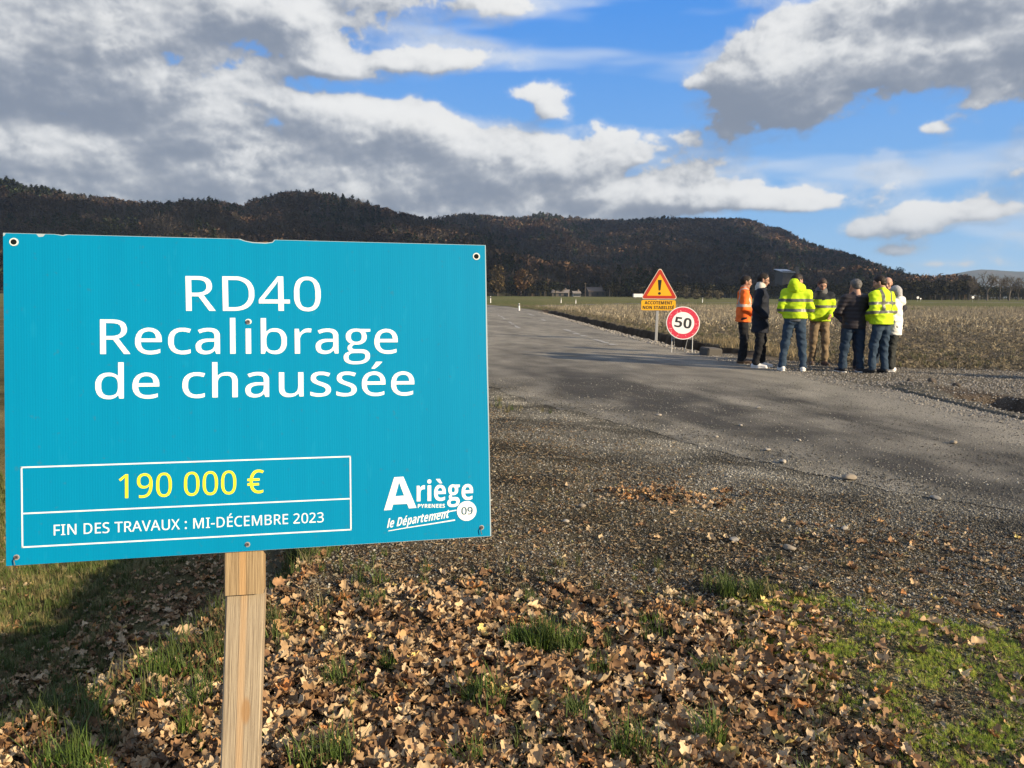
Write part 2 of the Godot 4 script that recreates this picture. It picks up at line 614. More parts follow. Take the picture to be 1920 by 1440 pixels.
# how much of the spot is gravel, bare earth, moss and grass, dry field
func ground_color(x: float, d: float) -> Color:
	var u := x - edge_x(d)
	var a := n_low.get_noise_2d(x + 90.0, d)
	var b := n_mid.get_noise_2d(x - 31.0, d + 12.0)
	var f := n_fine.get_noise_2d(x, d)
	var gravel := Color(0.172, 0.160, 0.128)
	var earth := Color(0.124, 0.106, 0.068)
	var moss := Color(0.12, 0.14, 0.03)
	var c := gravel
	if u < 0.6:
		# verge on the camera's side of the road
		var near := along(NEAR_EDGE, d)
		var off := near - x                    # metres off the asphalt, towards the verge
		c = gravel.lerp(earth, smoothstep(0.5, 2.3, off + 0.9 * a + 0.5 * b))
		var leafy := smoothstep(4.6, 3.5, d + 0.5 * a) * smoothstep(1.7, 1.2, x + 0.15 * b)
		c = c.lerp(Color(0.125, 0.092, 0.058), leafy * 0.7)
		var lawn := moss_amount(x, d)
		c = c.lerp(moss, lawn * 0.75)
		if x < -1.6 or d > 20.0 and off > 1.0:
			var grassy := smoothstep(1.0, 2.5, off + a)
			c = c.lerp(Color(0.13, 0.125, 0.05).lerp(Color(0.20, 0.165, 0.085), clampf(0.5 + b, 0, 1)), grassy)
	else:
		var inside := field_in(x, d)
		var soil := Color(0.125, 0.103, 0.076).lerp(Color(0.205, 0.172, 0.125), clampf(0.5 + 0.8 * b + 0.4 * f, 0.0, 1.0))
		var green := smoothstep(0.1, 0.45, a + 0.25 * b) * 0.4
		soil = soil.lerp(Color(0.12, 0.125, 0.045), green)
		c = Color(0.265, 0.236, 0.182).lerp(Color(0.185, 0.162, 0.122), clampf(0.5 + b, 0.0, 1.0))
		c = c.lerp(soil, smoothstep(-0.25, 0.35, inside + 0.5 * b))
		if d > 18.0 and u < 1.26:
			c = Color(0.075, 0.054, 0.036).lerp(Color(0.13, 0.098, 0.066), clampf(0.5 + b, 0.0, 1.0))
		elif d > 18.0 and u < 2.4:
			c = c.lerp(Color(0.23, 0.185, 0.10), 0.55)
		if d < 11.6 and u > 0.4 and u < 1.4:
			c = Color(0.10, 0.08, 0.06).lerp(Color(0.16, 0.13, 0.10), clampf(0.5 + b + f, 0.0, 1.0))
	if d > 66.0:
		var meadow := Color(0.13, 0.15, 0.042).lerp(Color(0.22, 0.19, 0.08), clampf(0.45 + 1.2 * n_ridge.get_noise_2d(x * 9.0, d * 30.0), 0.0, 1.0))
		c = c.lerp(meadow, smoothstep(66.0, 84.0, d + (0.25 * x if x < 90 else 22.0) * -1.0 + 6.0 * a))
	return c * (1.0 + 0.25 * b + 0.18 * f) * (patchy(x, d) if u < 0.0 and d < 14.0 else 1.0)


# damp and dry, trodden and dusty patches in the gravel
func patchy(x: float, d: float) -> float:
	var a := n_low.get_noise_2d(x * 1.9 + 0.8 * d, d * 2.6 + 51.0)
	var b := n_mid.get_noise_2d(x * 0.55 - 14.0, d * 0.8)
	var rim := exp(-pow((along(NEAR_EDGE, d) - x - 0.35 + 0.3 * b) / 0.28, 2.0)) * clampf(0.4 + 2.0 * a, 0.0, 1.0)
	return clampf(1.0 + 0.85 * a + 0.40 * b + 0.55 * rim, 0.5, 1.75)


func moss_amount(x: float, d: float) -> float:
	var b := n_mid.get_noise_2d(x * 0.8 + 7.0, d * 0.8 - 3.0)
	# a strip that runs from beside the leaves to the lower right
	var m := smoothstep(0.98, 1.22, x + 0.22 * b) * smoothstep(0.25, -0.12, x - (1.42 + (3.5 - d) * 1.05) - 0.3 * b) * smoothstep(3.72, 3.4, d + 0.2 * b)
	return clampf(m * (0.80 + 1.3 * b + 1.4 * n_mid.get_noise_2d(x * 2.1, d * 2.1 + 9.0)), 0.0, 1.0)


func spread(points: Array) -> PackedFloat32Array:
	# [from, to, step at from, step at to] ranges joined
	var out := PackedFloat32Array()
	for p in points:
		var x: float = p[0]
		while x < p[1] - 1e-4:
			out.append(x)
			var t: float = (x - p[0]) / (p[1] - p[0])
			x += p[2] * pow(float(p[3]) / p[2], t)
		
	out.append(points[-1][1])
	return out


func rows() -> PackedFloat32Array:
	return spread([[-3000, -40, 900, 30], [-40, 1.4, 12, 0.3], [1.4, 7.0, 0.06, 0.06], [7.0, 22.0, 0.07, 0.2], [22, 70, 0.17, 0.8], [70, 400, 2, 30], [400, 4200, 60, 700]])


func sheet(us: PackedFloat32Array, ds: PackedFloat32Array, place: Callable, tint: Callable) -> ArrayMesh:
	var w := us.size()
	var h := ds.size()
	var v := PackedVector3Array()
	var col := PackedColorArray()
	var n := PackedVector3Array()
	var idx := PackedInt32Array()
	v.resize(w * h)
	col.resize(w * h)
	n.resize(w * h)
	idx.resize((w - 1) * (h - 1) * 6)
	for y in h:
		for x in w:
			var p: Vector3 = place.call(us[x], ds[y])
			v[y * w + x] = p
			col[y * w + x] = tint.call(p.x, -p.z)
	for y in h:
		for x in w:
			var a := v[y * w + maxi(x - 1, 0)]
			var b := v[y * w + mini(x + 1, w - 1)]
			var c := v[maxi(y - 1, 0) * w + x]
			var d := v[mini(y + 1, h - 1) * w + x]
			n[y * w + x] = (b - a).cross(d - c).normalized()
	var k := 0
	for y in h - 1:
		for x in w - 1:
			var j := y * w + x
			for q in [j, j + w, j + 1, j + 1, j + w, j + w + 1]:
				idx[k] = q
				k += 1
	var g := Geo.new()
	g.v = v
	g.c = col
	g.n = n
	g.i = idx
	return g.mesh()


func build_ground():
	var us := spread([[-3200, -60, 900, 20], [-60, -10.5, 12, 0.4], [-10.5, -2.2, 0.075, 0.085], [-2.2, -0.1, 0.1, 0.1], [-0.1, 1.6, 0.04, 0.045], [1.6, 14, 0.14, 0.6], [14, 100, 1.0, 14], [100, 3200, 30, 900]])
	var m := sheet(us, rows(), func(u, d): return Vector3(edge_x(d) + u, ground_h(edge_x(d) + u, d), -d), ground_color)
	setting("ground", m, mats.ground)


func road_left(d: float) -> float:
	return along(NEAR_EDGE, d) + 0.10 * n_mid.get_noise_2d(d * 0.9, 5.0) + 0.05 * n_mid.get_noise_2d(d * 3.0, 9.0)


func road_right(d: float) -> float:
	return edge_x(d) + 0.03 * n_mid.get_noise_2d(d * 1.2, 60.0)


func road_color(x: float, d: float) -> Color:
	# old patched asphalt: dark bitumen, pale dust trodden and driven over it, gravel strewn at the near edge
	var L := along(NEAR_EDGE, d)
	var R := edge_x(d)
	var s := (x - L) / maxf(R - L, 0.1)
	var lane := x + 0.3 * (d - 8.0)             # runs with the wheel tracks
	var a := n_low.get_noise_2d(lane * 1.3, d * 0.35)
	var b := n_mid.get_noise_2d(x * 0.8, d * 0.5)
	var e := n_mid.get_noise_2d(lane * 0.9 + 20.0, d * 0.12)
	var dark := Color(0.088, 0.082, 0.069)
	var dust := Color(0.34, 0.312, 0.25)
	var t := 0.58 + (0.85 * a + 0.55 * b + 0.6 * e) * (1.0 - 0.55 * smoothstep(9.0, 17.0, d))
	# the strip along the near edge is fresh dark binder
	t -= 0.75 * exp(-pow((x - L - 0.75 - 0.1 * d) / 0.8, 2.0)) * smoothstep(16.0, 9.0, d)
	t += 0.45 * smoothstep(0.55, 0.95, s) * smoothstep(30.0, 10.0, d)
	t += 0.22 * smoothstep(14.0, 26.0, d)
	var c := dark.lerp(dust, clampf(t, 0.0, 1.0))
	c = c.lerp(Color(0.172, 0.160, 0.128), smoothstep(0.45, 0.0, x - L + 0.5 * b) * 0.8)
	return c * (1.0 + 0.2 * b)


func build_road():
	var vs := PackedFloat32Array()
	for k in 61:
		vs.append(k / 60.0)
	var ds := PackedFloat32Array()
	for d in rows():
		if d > 2.75 and d < 300.0:
			ds.append(d)
	var place := func(v, d):
		var l := road_left(d)
		var r := road_right(d)
		var x := lerpf(minf(l, r - 0.05), r, v)
		return Vector3(x, ground_h(minf(x, edge_x(d) - 0.02), d) + 0.005, -d)
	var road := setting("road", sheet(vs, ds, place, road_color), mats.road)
	# worn paint: centre dashes and edge dashes
	var mid := func(d): return along([[20, 1.15], [31.4, 0.31], [52.8, -1.05], [80, -3.4]], d)
	var rim := func(d): return along([[14, 3.75], [23, 2.72], [31.7, 2.12], [52, 1.3], [66, 0.4]], d)
	for k in [[mid, 31.0, 39.0, 0.10], [mid, 43.0, 52.0, 0.10], [mid, 60.0, 66.0, 0.10], [rim, 21.5, 24.5, 0.14], [rim, 26.0, 32.0, 0.14], [rim, 40.0, 44.0, 0.14], [rim, 50.0, 56.0, 0.14], [rim, 16.8, 17.1, 0.10]]:
		var g := Geo.new()
		var n := 14
		for i in n:
			var d0: float = lerpf(k[1], k[2], i / float(n))
			var d1: float = lerpf(k[1], k[2], (i + 0.93) / float(n))
			if rng.randf() < 0.30:
				continue
			var wl: float = k[3] * rng.randf_range(0.35, 1.0)
			var wr: float = k[3] * rng.randf_range(0.35, 1.0)
			var x0: float = k[0].call(d0)
			var x1: float = k[0].call(d1)
			var y := 0.0135
			g.quad(Vector3(x0 - wl, ground_h(x0, d0) + y, -d0), Vector3(x1 - wl, ground_h(x1, d1) + y, -d1), Vector3(x1 + wr, ground_h(x1, d1) + y, -d1), Vector3(x0 + wr, ground_h(x0, d0) + y, -d0))
		part("lane_marking", g.mesh(), mats.marking, road)
	# the lane that leaves to the right beyond the field
	var lane_mid := func(x): return along([[-4, 84.0], [1.5, 90.0], [6, 98.0], [22, 128.0], [60, 165.0], [140, 205.0]], x)
	var g := Geo.new()
	var xs := spread([[-4, 140, 0.8, 6]])
	for k in xs.size():
		for s in [-1.5, 1.5]:
			var dd: float = lane_mid.call(xs[k]) + s * 1.3
			g.v.append(Vector3(xs[k], ground_h(xs[k], dd) + 0.02, -dd))
			g.n.append(Vector3.UP)
			g.c.append(Color(0.19, 0.18, 0.16))
		if k:
			var j := k * 2
			g.i.append_array([j - 2, j - 1, j, j, j - 1, j + 1])
	setting("side_road", g.mesh(), mats.road)


# ---------------------------------------------------------------- hills and woodland

const RIDGE_NEAR := [[-85, 4.6], [-60, 5.2], [-46, 5.3], [-40.5, 5.6], [-36.2, 6.45], [-33.1, 6.4], [-31.4, 6.3], [-29.4, 6.02], [-27.4, 5.92], [-25.5, 5.76], [-23.2, 5.95], [-20.9, 6.17], [-19.5, 5.9], [-19, 5.68], [-18.5, 6.1], [-17, 6.6], [-15.6, 6.9], [-14.2, 6.82], [-12.3, 6.52], [-10.1, 6.03], [-8.6, 5.69], [-6.3, 5.29], [-4.4, 4.94], [-2.4, 4.5], [1.5, 3.6], [5.4, 2.2], [9.3, 0.9], [12.5, 0.0]]
const RIDGE_FAR := [[-24, 0.5], [-17.5, 2.87], [-10.1, 4.16], [-6.7, 4.79], [-5.1, 5.19], [-3.6, 5.56], [-2, 5.5], [1.1, 5.33], [1.9, 5.5], [3.8, 5.31], [6.1, 5.19], [9.2, 5.18], [12.9, 5.18], [15.9, 5.17], [16.9, 5.04], [17.7, 4.6], [18.7, 4.46], [20.2, 3.64], [21.6, 3.08], [22.6, 2.89], [23.6, 2.52], [24.9, 1.98], [25.9, 1.5], [26.6, 1.2], [27.5, 0.9], [29.4, 0.45], [31.4, 0.05], [33, 0.0]]
const RIDGE_DISTANT := [[14, 0.1], [20.3, 0.55], [23.7, 0.92], [26.2, 1.2], [28.1, 1.2], [29.6, 1.43], [31, 1.66], [32.2, 1.58], [33.3, 1.51], [35.4, 1.68], [39.2, 1.36], [44.6, 1.16], [60, 1.3], [80, 0.9]]

func hill_h(kind: int, az: float, r: float) -> float:
	var foot: float = [335.0, 470.0][kind]
	var top: float = [740.0, 1180.0][kind]
	var el := along(RIDGE_NEAR if kind == 0 else RIDGE_FAR, az)
	top *= 1.0 + 0.08 * sin(az * 0.35 + kind)
	foot *= 1.0 + 0.06 * sin(az * 0.9 + 2.0 * kind)
	var peak := maxf(0.0, EYE + top * tan(deg_to_rad(el)) - 12.0 * smoothstep(0.0, 1.0, el))
	var a := deg_to_rad(az)
	var gully := n_ridge.get_noise_2d(r * sin(a), r * cos(a))
	if r < top:
		var t := clampf((r - foot) / (top - foot), 0.0, 1.0)
		var e := lerpf(t * t * (3.0 - 2.0 * t), t, 0.45)
		return peak * (e + 0.30 * gully * t * (1.0 - t) * 2.4) - 0.6
	return peak * (1.0 - smoothstep(top, top * 1.9, r)) - 0.6


func polar(az: float, r: float, y: float) -> Vector3:
	var a := deg_to_rad(az)
	return Vector3(r * sin(a), y, -r * cos(a))


func far_tree(kind: int, s: int) -> ArrayMesh:
	# one metre tall; crown of many small faces, trunk showing below
	var r := RandomNumberGenerator.new()
	r.seed = 700 + s
	var g := Geo.new()
	var bark := Color(0.8, 0.75, 0.7)
	var lean := Vector3(r.randf_range(-0.04, 0.04), 0, r.randf_range(-0.04, 0.04))
	g.tube(Vector3(0, -0.1, 0), Vector3(0, 0.5, 0) + lean, 0.022, 0.012, 4, bark, false)
	for k in 5:
		var a := TAU * k / 5.0 + r.randf()
		g.tube(Vector3(0, 0.3 + 0.04 * k, 0) + lean * 0.6, Vector3(0.2 * cos(a), 0.6 + 0.05 * k, 0.2 * sin(a)), 0.011, 0.005, 3, bark, false)
	var lobes := []
	for k in 6:
		lobes.append([Vector3(r.randf_range(-0.2, 0.2), r.randf_range(0.45, 0.82), r.randf_range(-0.2, 0.2)), r.randf_range(0.13, 0.21)])
	for k in (130 if kind == 0 else 110):
		var p: Vector3
		var out: Vector3
		if kind == 1:          # conifer
			var y := r.randf_range(0.12, 1.0)
			var a := r.randf() * TAU
			var rr := 0.26 * (1.05 - y) * sqrt(r.randf_range(0.4, 1.0))
			out = Vector3(cos(a), 0.3, sin(a))
			p = Vector3(cos(a) * rr, y, sin(a) * rr)
		else:
			var l: Array = lobes[k % lobes.size()]
			out = Vector3(r.randfn(), r.randfn(), r.randfn()).normalized()
			p = l[0] + out * l[1] * pow(r.randf(), 0.4)
		var u := Vector3(r.randfn(), r.randfn(), r.randfn()).normalized()
		var w := u.cross(Vector3(r.randfn(), r.randfn(), r.randfn()).normalized())
		var size := r.randf_range(0.05, 0.10)
		var thin := 1.0
		if kind == 2:          # bare: slivers of twig
			u = (out + Vector3(0, 0.5, 0)).normalized()
			size = r.randf_range(0.08, 0.16)
			thin = 0.22
		var j := g.v.size()
		var n := (out + Vector3(r.randfn(), r.randfn(), r.randfn()) * 0.35).normalized()
		if u.cross(w).dot(n) > 0.0:
			w = -w
		g.v.append_array([p - u * size, p + w * size * thin, p + u * size])
		g.n.append_array([n, n, n])
		var c := Color.WHITE * r.randf_range(0.75, 1.25)
		g.c.append_array([c, c, c])
		g.i.append_array([j, j + 1, j + 2])
	return g.mesh()


func build_hills():
	for kind in 2:
		var azs := PackedFloat32Array()
		var a: float = [-85.0, -24.0][kind]
		while a < [12.6, 33.1][kind]:
			azs.append(a)
			a += 0.35 if a > -46 else 1.5
		var rs := spread([[330, 760, 14, 14], [760, 1400, 40, 40]]) if kind == 0 else spread([[440, 1300, 22, 22], [1300, 2240, 60, 60]])
		var tint := func(x, d):
			var n: float = n_ridge.get_noise_2d(x * 4.0, d * 4.0)
			return Color(0.075, 0.062, 0.045).lerp(Color(0.055, 0.062, 0.032), clampf(0.5 + 1.5 * n, 0.0, 1.0))
		setting("wooded_hill", sheet(azs, rs, func(az, r): return polar(az, r, hill_h(kind, az, r)), tint), mats.far)
	var azs := spread([[14, 80, 0.4, 2.0]])
	var rs := spread([[3300, 4400, 110, 110], [4400, 5000, 300, 300]])
	var shape := func(az, r):
		var e: float = along(RIDGE_DISTANT, az)
		var n: float = n_ridge.get_noise_2d(az * 160.0, r * 0.35)
		var t := clampf((r - 3300.0) / 1100.0, 0.0, 1.0)
		var y: float = 4400.0 * tan(deg_to_rad(e * 1.06)) * (t * (1.0 + 0.5 * n * (1.0 - t)) if r <= 4400.0 else 1.0 - (r - 4400.0) / 900.0)
		return polar(az, r, y)
	setting("distant_hills", sheet(azs, rs, shape, func(x, d):
		var n: float = n_ridge.get_noise_2d(x * 1.5, d * 1.5)
		return Color(0.05, 0.052, 0.034).lerp(Color(0.09, 0.072, 0.05), smoothstep(0.1, 0.35, n))), mats.far)
	# woodland on the two hills
	var tree_shapes := [far_tree(0, 1), far_tree(0, 2), far_tree(0, 3), far_tree(2, 4), far_tree(2, 5), far_tree(1, 6)]
	var where := [[], [], [], [], [], []]
	var tint := [[], [], [], [], [], []]
	for kind in 2:
		for k in [13000, 15000][kind]:
			var az: float = rng.randf_range([-70.0, -12.0][kind], [11.0, 30.5][kind])
			if az < -42.0 and rng.randf() < 0.6:
				continue
			var r0: float = [345.0, 500.0][kind]
			var r1: float = [800.0, 1290.0][kind]
			var r := sqrt(lerpf(r0 * r0, r1 * r1, rng.randf()))
			if kind == 0 and rng.randf() < 0.12:
				r = 740.0 * (1.0 + 0.08 * sin(az * 0.35)) + rng.randf_range(-14, 14)
			if kind == 1 and rng.randf() < 0.14:
				r = 1180.0 * (1.0 + 0.08 * sin(az * 0.35 + 1.0)) + rng.randf_range(-18, 18)
			var y := hill_h(kind, az, r)
			if kind == 0 and az > 3.4 and az < 7.4 and r < 430.0 or y < -0.3 and r > 380.0:
				continue
			if kind == 1 and (az > 11.3 and az < 13.3 and r > 990.0 and r < 1045.0 or az > 1.0 and az < 3.4 and r > 1050 and r < 1080):
				continue
			var p := polar(az, r, y)
			var patch := 1.3 * n_ridge.get_noise_2d(p.x * 1.6, p.z * 1.6) + 0.22 * rng.randfn()
			var s := 0
			var c := Color(0.075, 0.05, 0.032)
			if patch < -0.28:
				s = 5
				c = Color(0.026, 0.036, 0.018)
			elif patch < -0.02:
				s = 3 + rng.randi() % 2
				c = Color(0.078, 0.064, 0.05)
			elif patch < 0.22:
				s = rng.randi() % 3
				c = Color(0.082, 0.06, 0.042)
			else:
				s = rng.randi() % 3
				c = Color(0.092, 0.058, 0.037)
			c *= rng.randf_range(1.4, 2.7)
			var big := rng.randf_range(8.0, 16.0)
			if kind == 1:
				big *= 1.15
			where[s].append(Transform3D(Basis(Vector3.UP, rng.randf() * TAU).scaled(Vector3(big * rng.randf_range(0.85, 1.2), big, big)), p))
			tint[s].append(c)
	for s in 6:
		var o := stuff("woodland", tree_shapes[s], mats.far, where[s], tint[s])
		o.set_meta("label", ["russet oak wood covering the hillsides", "brown oak wood covering the hillsides", "rusty leafy wood covering the hillsides", "bare grey wood on the hillsides", "leafless brushy wood on the hillsides", "dark conifers mixed into the hillside wood"][s])
		o.set_meta("category", "woodland")
	# the clouds that keep the hills out of the sun: they hang behind and to the right of the camera
	var puff := cloud_mesh()
	var s := sun_direction()
	var up := 900.0
	var cw := []
	var ct := []
	for kind in 2:
		var r0: float = [400.0, 540.0][kind]
		var r1: float = [800.0, 1320.0][kind]
		var r := r0
		while r < r1:
			var az: float = [-62.0, -14.0][kind]
			while az < [12.0, 27.0][kind]:
				az += rad_to_deg(62.0 / r)
				if kind == 1 and r > 960.0 and az > -8.0 and az < 2.0:
					continue                       # the gap that lets the sun onto one stretch of the crest
				if rng.randf() < [0.42, 0.52][kind]:
					continue
				var p := polar(az + rng.randfn() * 0.8, r + rng.randfn() * 12.0, maxf(hill_h(kind, az, r), 0.0) + 5.0)
				var big := rng.randf_range(38, 62)
				cw.append(Transform3D(Basis(Vector3.UP, rng.randf() * TAU).scaled(Vector3(big, 13, big)), p + s * ((up + rng.randfn() * 15.0 - p.y) / s.y)))
				ct.append(Color.WHITE)
			r += 62.0
	var bank := stuff("cloud_bank", puff, mats.cloud, cw, ct)
	bank.set_meta("label", "bank of cloud that shades the hills")
	bank.set_meta("category", "cloud")


func cloud_mesh() -> ArrayMesh:
	var base := SphereMesh.new()
	base.radial_segments = 24
	base.rings = 12
	var a := base.get_mesh_arrays()
	var v: PackedVector3Array = a[Mesh.ARRAY_VERTEX]
	for k in v.size():
		var p := v[k].normalized()
		var n := n_low.get_noise_3dv(p * 6.0) * 0.35 + n_low.get_noise_3dv(p * 18.0) * 0.15
		v[k] = p * (1.0 + n) * Vector3(1, 1.0 if p.y > 0 else 0.4, 1)
	var g := Geo.new()
	g.v = v
	g.i = a[Mesh.ARRAY_INDEX]
	g.n = a[Mesh.ARRAY_NORMAL]
	return g.mesh()


# ---------------------------------------------------------------- leaves, grass and gravel near the camera

func oak_leaf(s: int) -> ArrayMesh:
	# a lobed leaf one unit long, dried and curled
	var r := RandomNumberGenerator.new()
	r.seed = 40 + s
	var g := Geo.new()
	var n := 18
	var bend := r.randf_range(-0.8, 1.0)
	var fold := r.randf_range(-0.6, 1.1)
	var twist := r.randf_range(-1.3, 1.3)
	var lobes := r.randi_range(4, 5)
	for k in n + 1:
		var t := k / float(n)
		var wide := 0.30 * pow(sin(PI * pow(t, 0.72)), 0.8) * (0.82 + 0.22 * sin(t * TAU * lobes + r.randf() * 0.9)) + (0.012 if t < 0.1 else 0.0)
		var wl := wide * r.randf_range(0.85, 1.15)
		var wr := wide * r.randf_range(0.85, 1.15)
		var mid := Vector3(t - 0.5, bend * (t - 0.5) * (t - 0.5) * 1.6, 0.06 * sin(t * 5.0 + s))
		var a := twist * (t - 0.5)
		var side := Vector3(0, sin(a), cos(a))
		var up := Vector3(0, cos(a), -sin(a))
		var ripple := 0.075 * sin(t * 17.0 + s * 2.0)
		g.v.append_array([mid + side * wl + up * (fold * wl * 0.9 + ripple), mid + side * wl * 0.5 + up * fold * wl * 0.3, mid, mid - side * wr * 0.5 + up * fold * wr * 0.3, mid - side * wr + up * (fold * wr * 0.9 - ripple)])
		var e := r.randf_range(0.85, 1.1)
		for q in [e, e, 0.78, e, e]:
			g.c.append(Color(q, q, q))
		if k:
			for q in 4:
				var j := (k - 1) * 5 + q
				g.i.append_array([j, j + 1, j + 5, j + 5, j + 1, j + 6])
	smooth(g)
	return g.mesh()


func smooth(g: Geo):
	var v := g.v
	var idx := g.i
	var n := PackedVector3Array()
	n.resize(v.size())
	n.fill(Vector3.ZERO)
	for k in range(0, idx.size(), 3):
		var a := idx[k]
		var b := idx[k + 1]
		var c := idx[k + 2]
		var m := (v[c] - v[a]).cross(v[b] - v[a])
		n[a] += m
		n[b] += m
		n[c] += m
	for k in n.size():
		n[k] = n[k].normalized() if n[k].length() > 1e-12 else Vector3.UP
	g.n = n


func tuft(s: int, blades: int, spreading: float) -> ArrayMesh:
	# one unit tall
	var r := RandomNumberGenerator.new()
	r.seed = 90 + s
	var g := Geo.new()
	for b in blades:
		var a := r.randf() * TAU
		var dir := Vector3(cos(a), 0, sin(a))
		var side := Vector3(-sin(a), 0, cos(a))
		var at := Vector3(r.randfn() * 0.12, 0, r.randfn() * 0.12)
		var tall := r.randf_range(0.45, 1.0)
		var lean := r.randf_range(0.1, 1.0) * spreading
		var w := r.randf_range(0.012, 0.024)
		var shade := r.randf_range(0.7, 1.25)
		var yellow := r.randf()
		var j := g.v.size()
		for k in 4:
			var t := k / 3.0
			var p := at + dir * lean * tall * t * t + Vector3(0, tall * (t - 0.35 * lean * t * t), 0)
			var ww := w * (1.0 - 0.92 * t)
			g.v.append_array([p - side * ww, p + side * ww])
			var c := Color(shade, shade, shade)
			if yellow > 0.8:
				c = Color(2.0 * shade, 1.35 * shade, 1.6 * shade)
			g.c.append_array([c, c])
			if k:
				var q := j + (k - 1) * 2
				g.i.append_array([q, q + 1, q + 2, q + 2, q + 1, q + 3])
	smooth(g)
	return g.mesh()


func pebble(s: int, sharp := 0.25) -> ArrayMesh:
	var r := FastNoiseLite.new()
	r.seed = 300 + s
	r.frequency = 0.9
	var g := Geo.new()
	var t := (1.0 + sqrt(5.0)) / 2.0
	var p := [Vector3(-1, t, 0), Vector3(1, t, 0), Vector3(-1, -t, 0), Vector3(1, -t, 0), Vector3(0, -1, t), Vector3(0, 1, t), Vector3(0, -1, -t), Vector3(0, 1, -t), Vector3(t, 0, -1), Vector3(t, 0, 1), Vector3(-t, 0, -1), Vector3(-t, 0, 1)]
	var f := [0, 11, 5, 0, 5, 1, 0, 1, 7, 0, 7, 10, 0, 10, 11, 1, 5, 9, 5, 11, 4, 11, 10, 2, 10, 7, 6, 7, 1, 8, 3, 9, 4, 3, 4, 2, 3, 2, 6, 3, 6, 8, 3, 8, 9, 4, 9, 5, 2, 4, 11, 6, 2, 10, 8, 6, 7, 9, 8, 1]
	for k in p.size():
		p[k] = p[k].normalized()
		p[k] *= 1.0 + sharp * 2.0 * r.get_noise_3dv(p[k] * 2.0)
		p[k] *= Vector3(0.55, 0.36, 0.45)
	for k in range(0, f.size(), 3):
		g.tri(p[f[k]], p[f[k + 2]], p[f[k + 1]])
	return g.mesh()


func rock(s: int) -> ArrayMesh:
	# a larger stone with worn facets
	var base := SphereMesh.new()
	base.radial_segments = 20
	base.rings = 11
	var a := base.get_mesh_arrays()
	var g := Geo.new()
	g.v = a[Mesh.ARRAY_VERTEX]
	g.i = a[Mesh.ARRAY_INDEX]
	var r := RandomNumberGenerator.new()
	r.seed = 60 + s
	var cuts := []
	for k in 9:
		cuts.append([Vector3(r.randfn(), r.randfn(), r.randfn()).normalized(), r.randf_range(0.6, 0.95)])
	for k in g.v.size():
		var p := g.v[k].normalized()
		for c in cuts:
			var over: float = p.dot(c[0]) - c[1]
			if over > 0.0:
				p -= c[0] * over * 0.92
		p *= 1.0 + 0.06 * n_low.get_noise_3dv(p * 8.0 + Vector3(s, 0, 0))
		g.v[k] = p * Vector3(0.5, 0.32, 0.42)
	smooth(g)
	return g.mesh()


func tilted(slant: float) -> Basis:
	return Basis(Vector3.UP, rng.randf() * TAU) * Basis(Vector3.RIGHT, rng.randfn() * slant) * Basis(Vector3.BACK, rng.randfn() * slant)


func leaf_density(x: float, d: float) -> float:
	var a := n_low.get_noise_2d(x * 1.2 + 90.0, d * 1.2)
	var b := n_mid.get_noise_2d(x * 0.8 - 31.0, d * 0.8 + 12.0)
	var right := 1.28 + 0.05 * (d - 2.2) + 0.16 * b
	var m := smoothstep(right + 0.12, right - 0.22, x) * smoothstep(3.85, 2.95, d + 0.35 * a + 0.25 * b)
	if x < along(CREST, d) + 0.1:
		m = maxf(m, 0.95 * smoothstep(7.5, 5.0, d)) * (1.0 - 0.75 * smoothstep(-2.5, -3.1, x))
	# a drift of leaves out on the gravel
	m = maxf(m, 0.9 * exp(-pow((x - 1.05 - 0.2 * (5.5 - d)) / 0.42, 2.0) - pow((d - 5.35) / 0.27, 2.0)))
	return clampf(m * (0.8 + 0.9 * b), 0.0, 1.0)


func leaf_color() -> Color:
	var c: Color = pick([Color(0.36, 0.24, 0.13), Color(0.45, 0.315, 0.175), Color(0.30, 0.18, 0.095), Color(0.23, 0.13, 0.065), Color(0.54, 0.41, 0.245), Color(0.39, 0.235, 0.11), Color(0.15, 0.09, 0.05), Color(0.43, 0.325, 0.205), Color(0.20, 0.12, 0.06)])
	if rng.randf() < 0.035:
		c = Color(0.44, 0.20, 0.07)
	if rng.randf() < 0.02:
		c = Color(0.56, 0.44, 0.16)
	return c * rng.randf_range(0.8, 1.3)


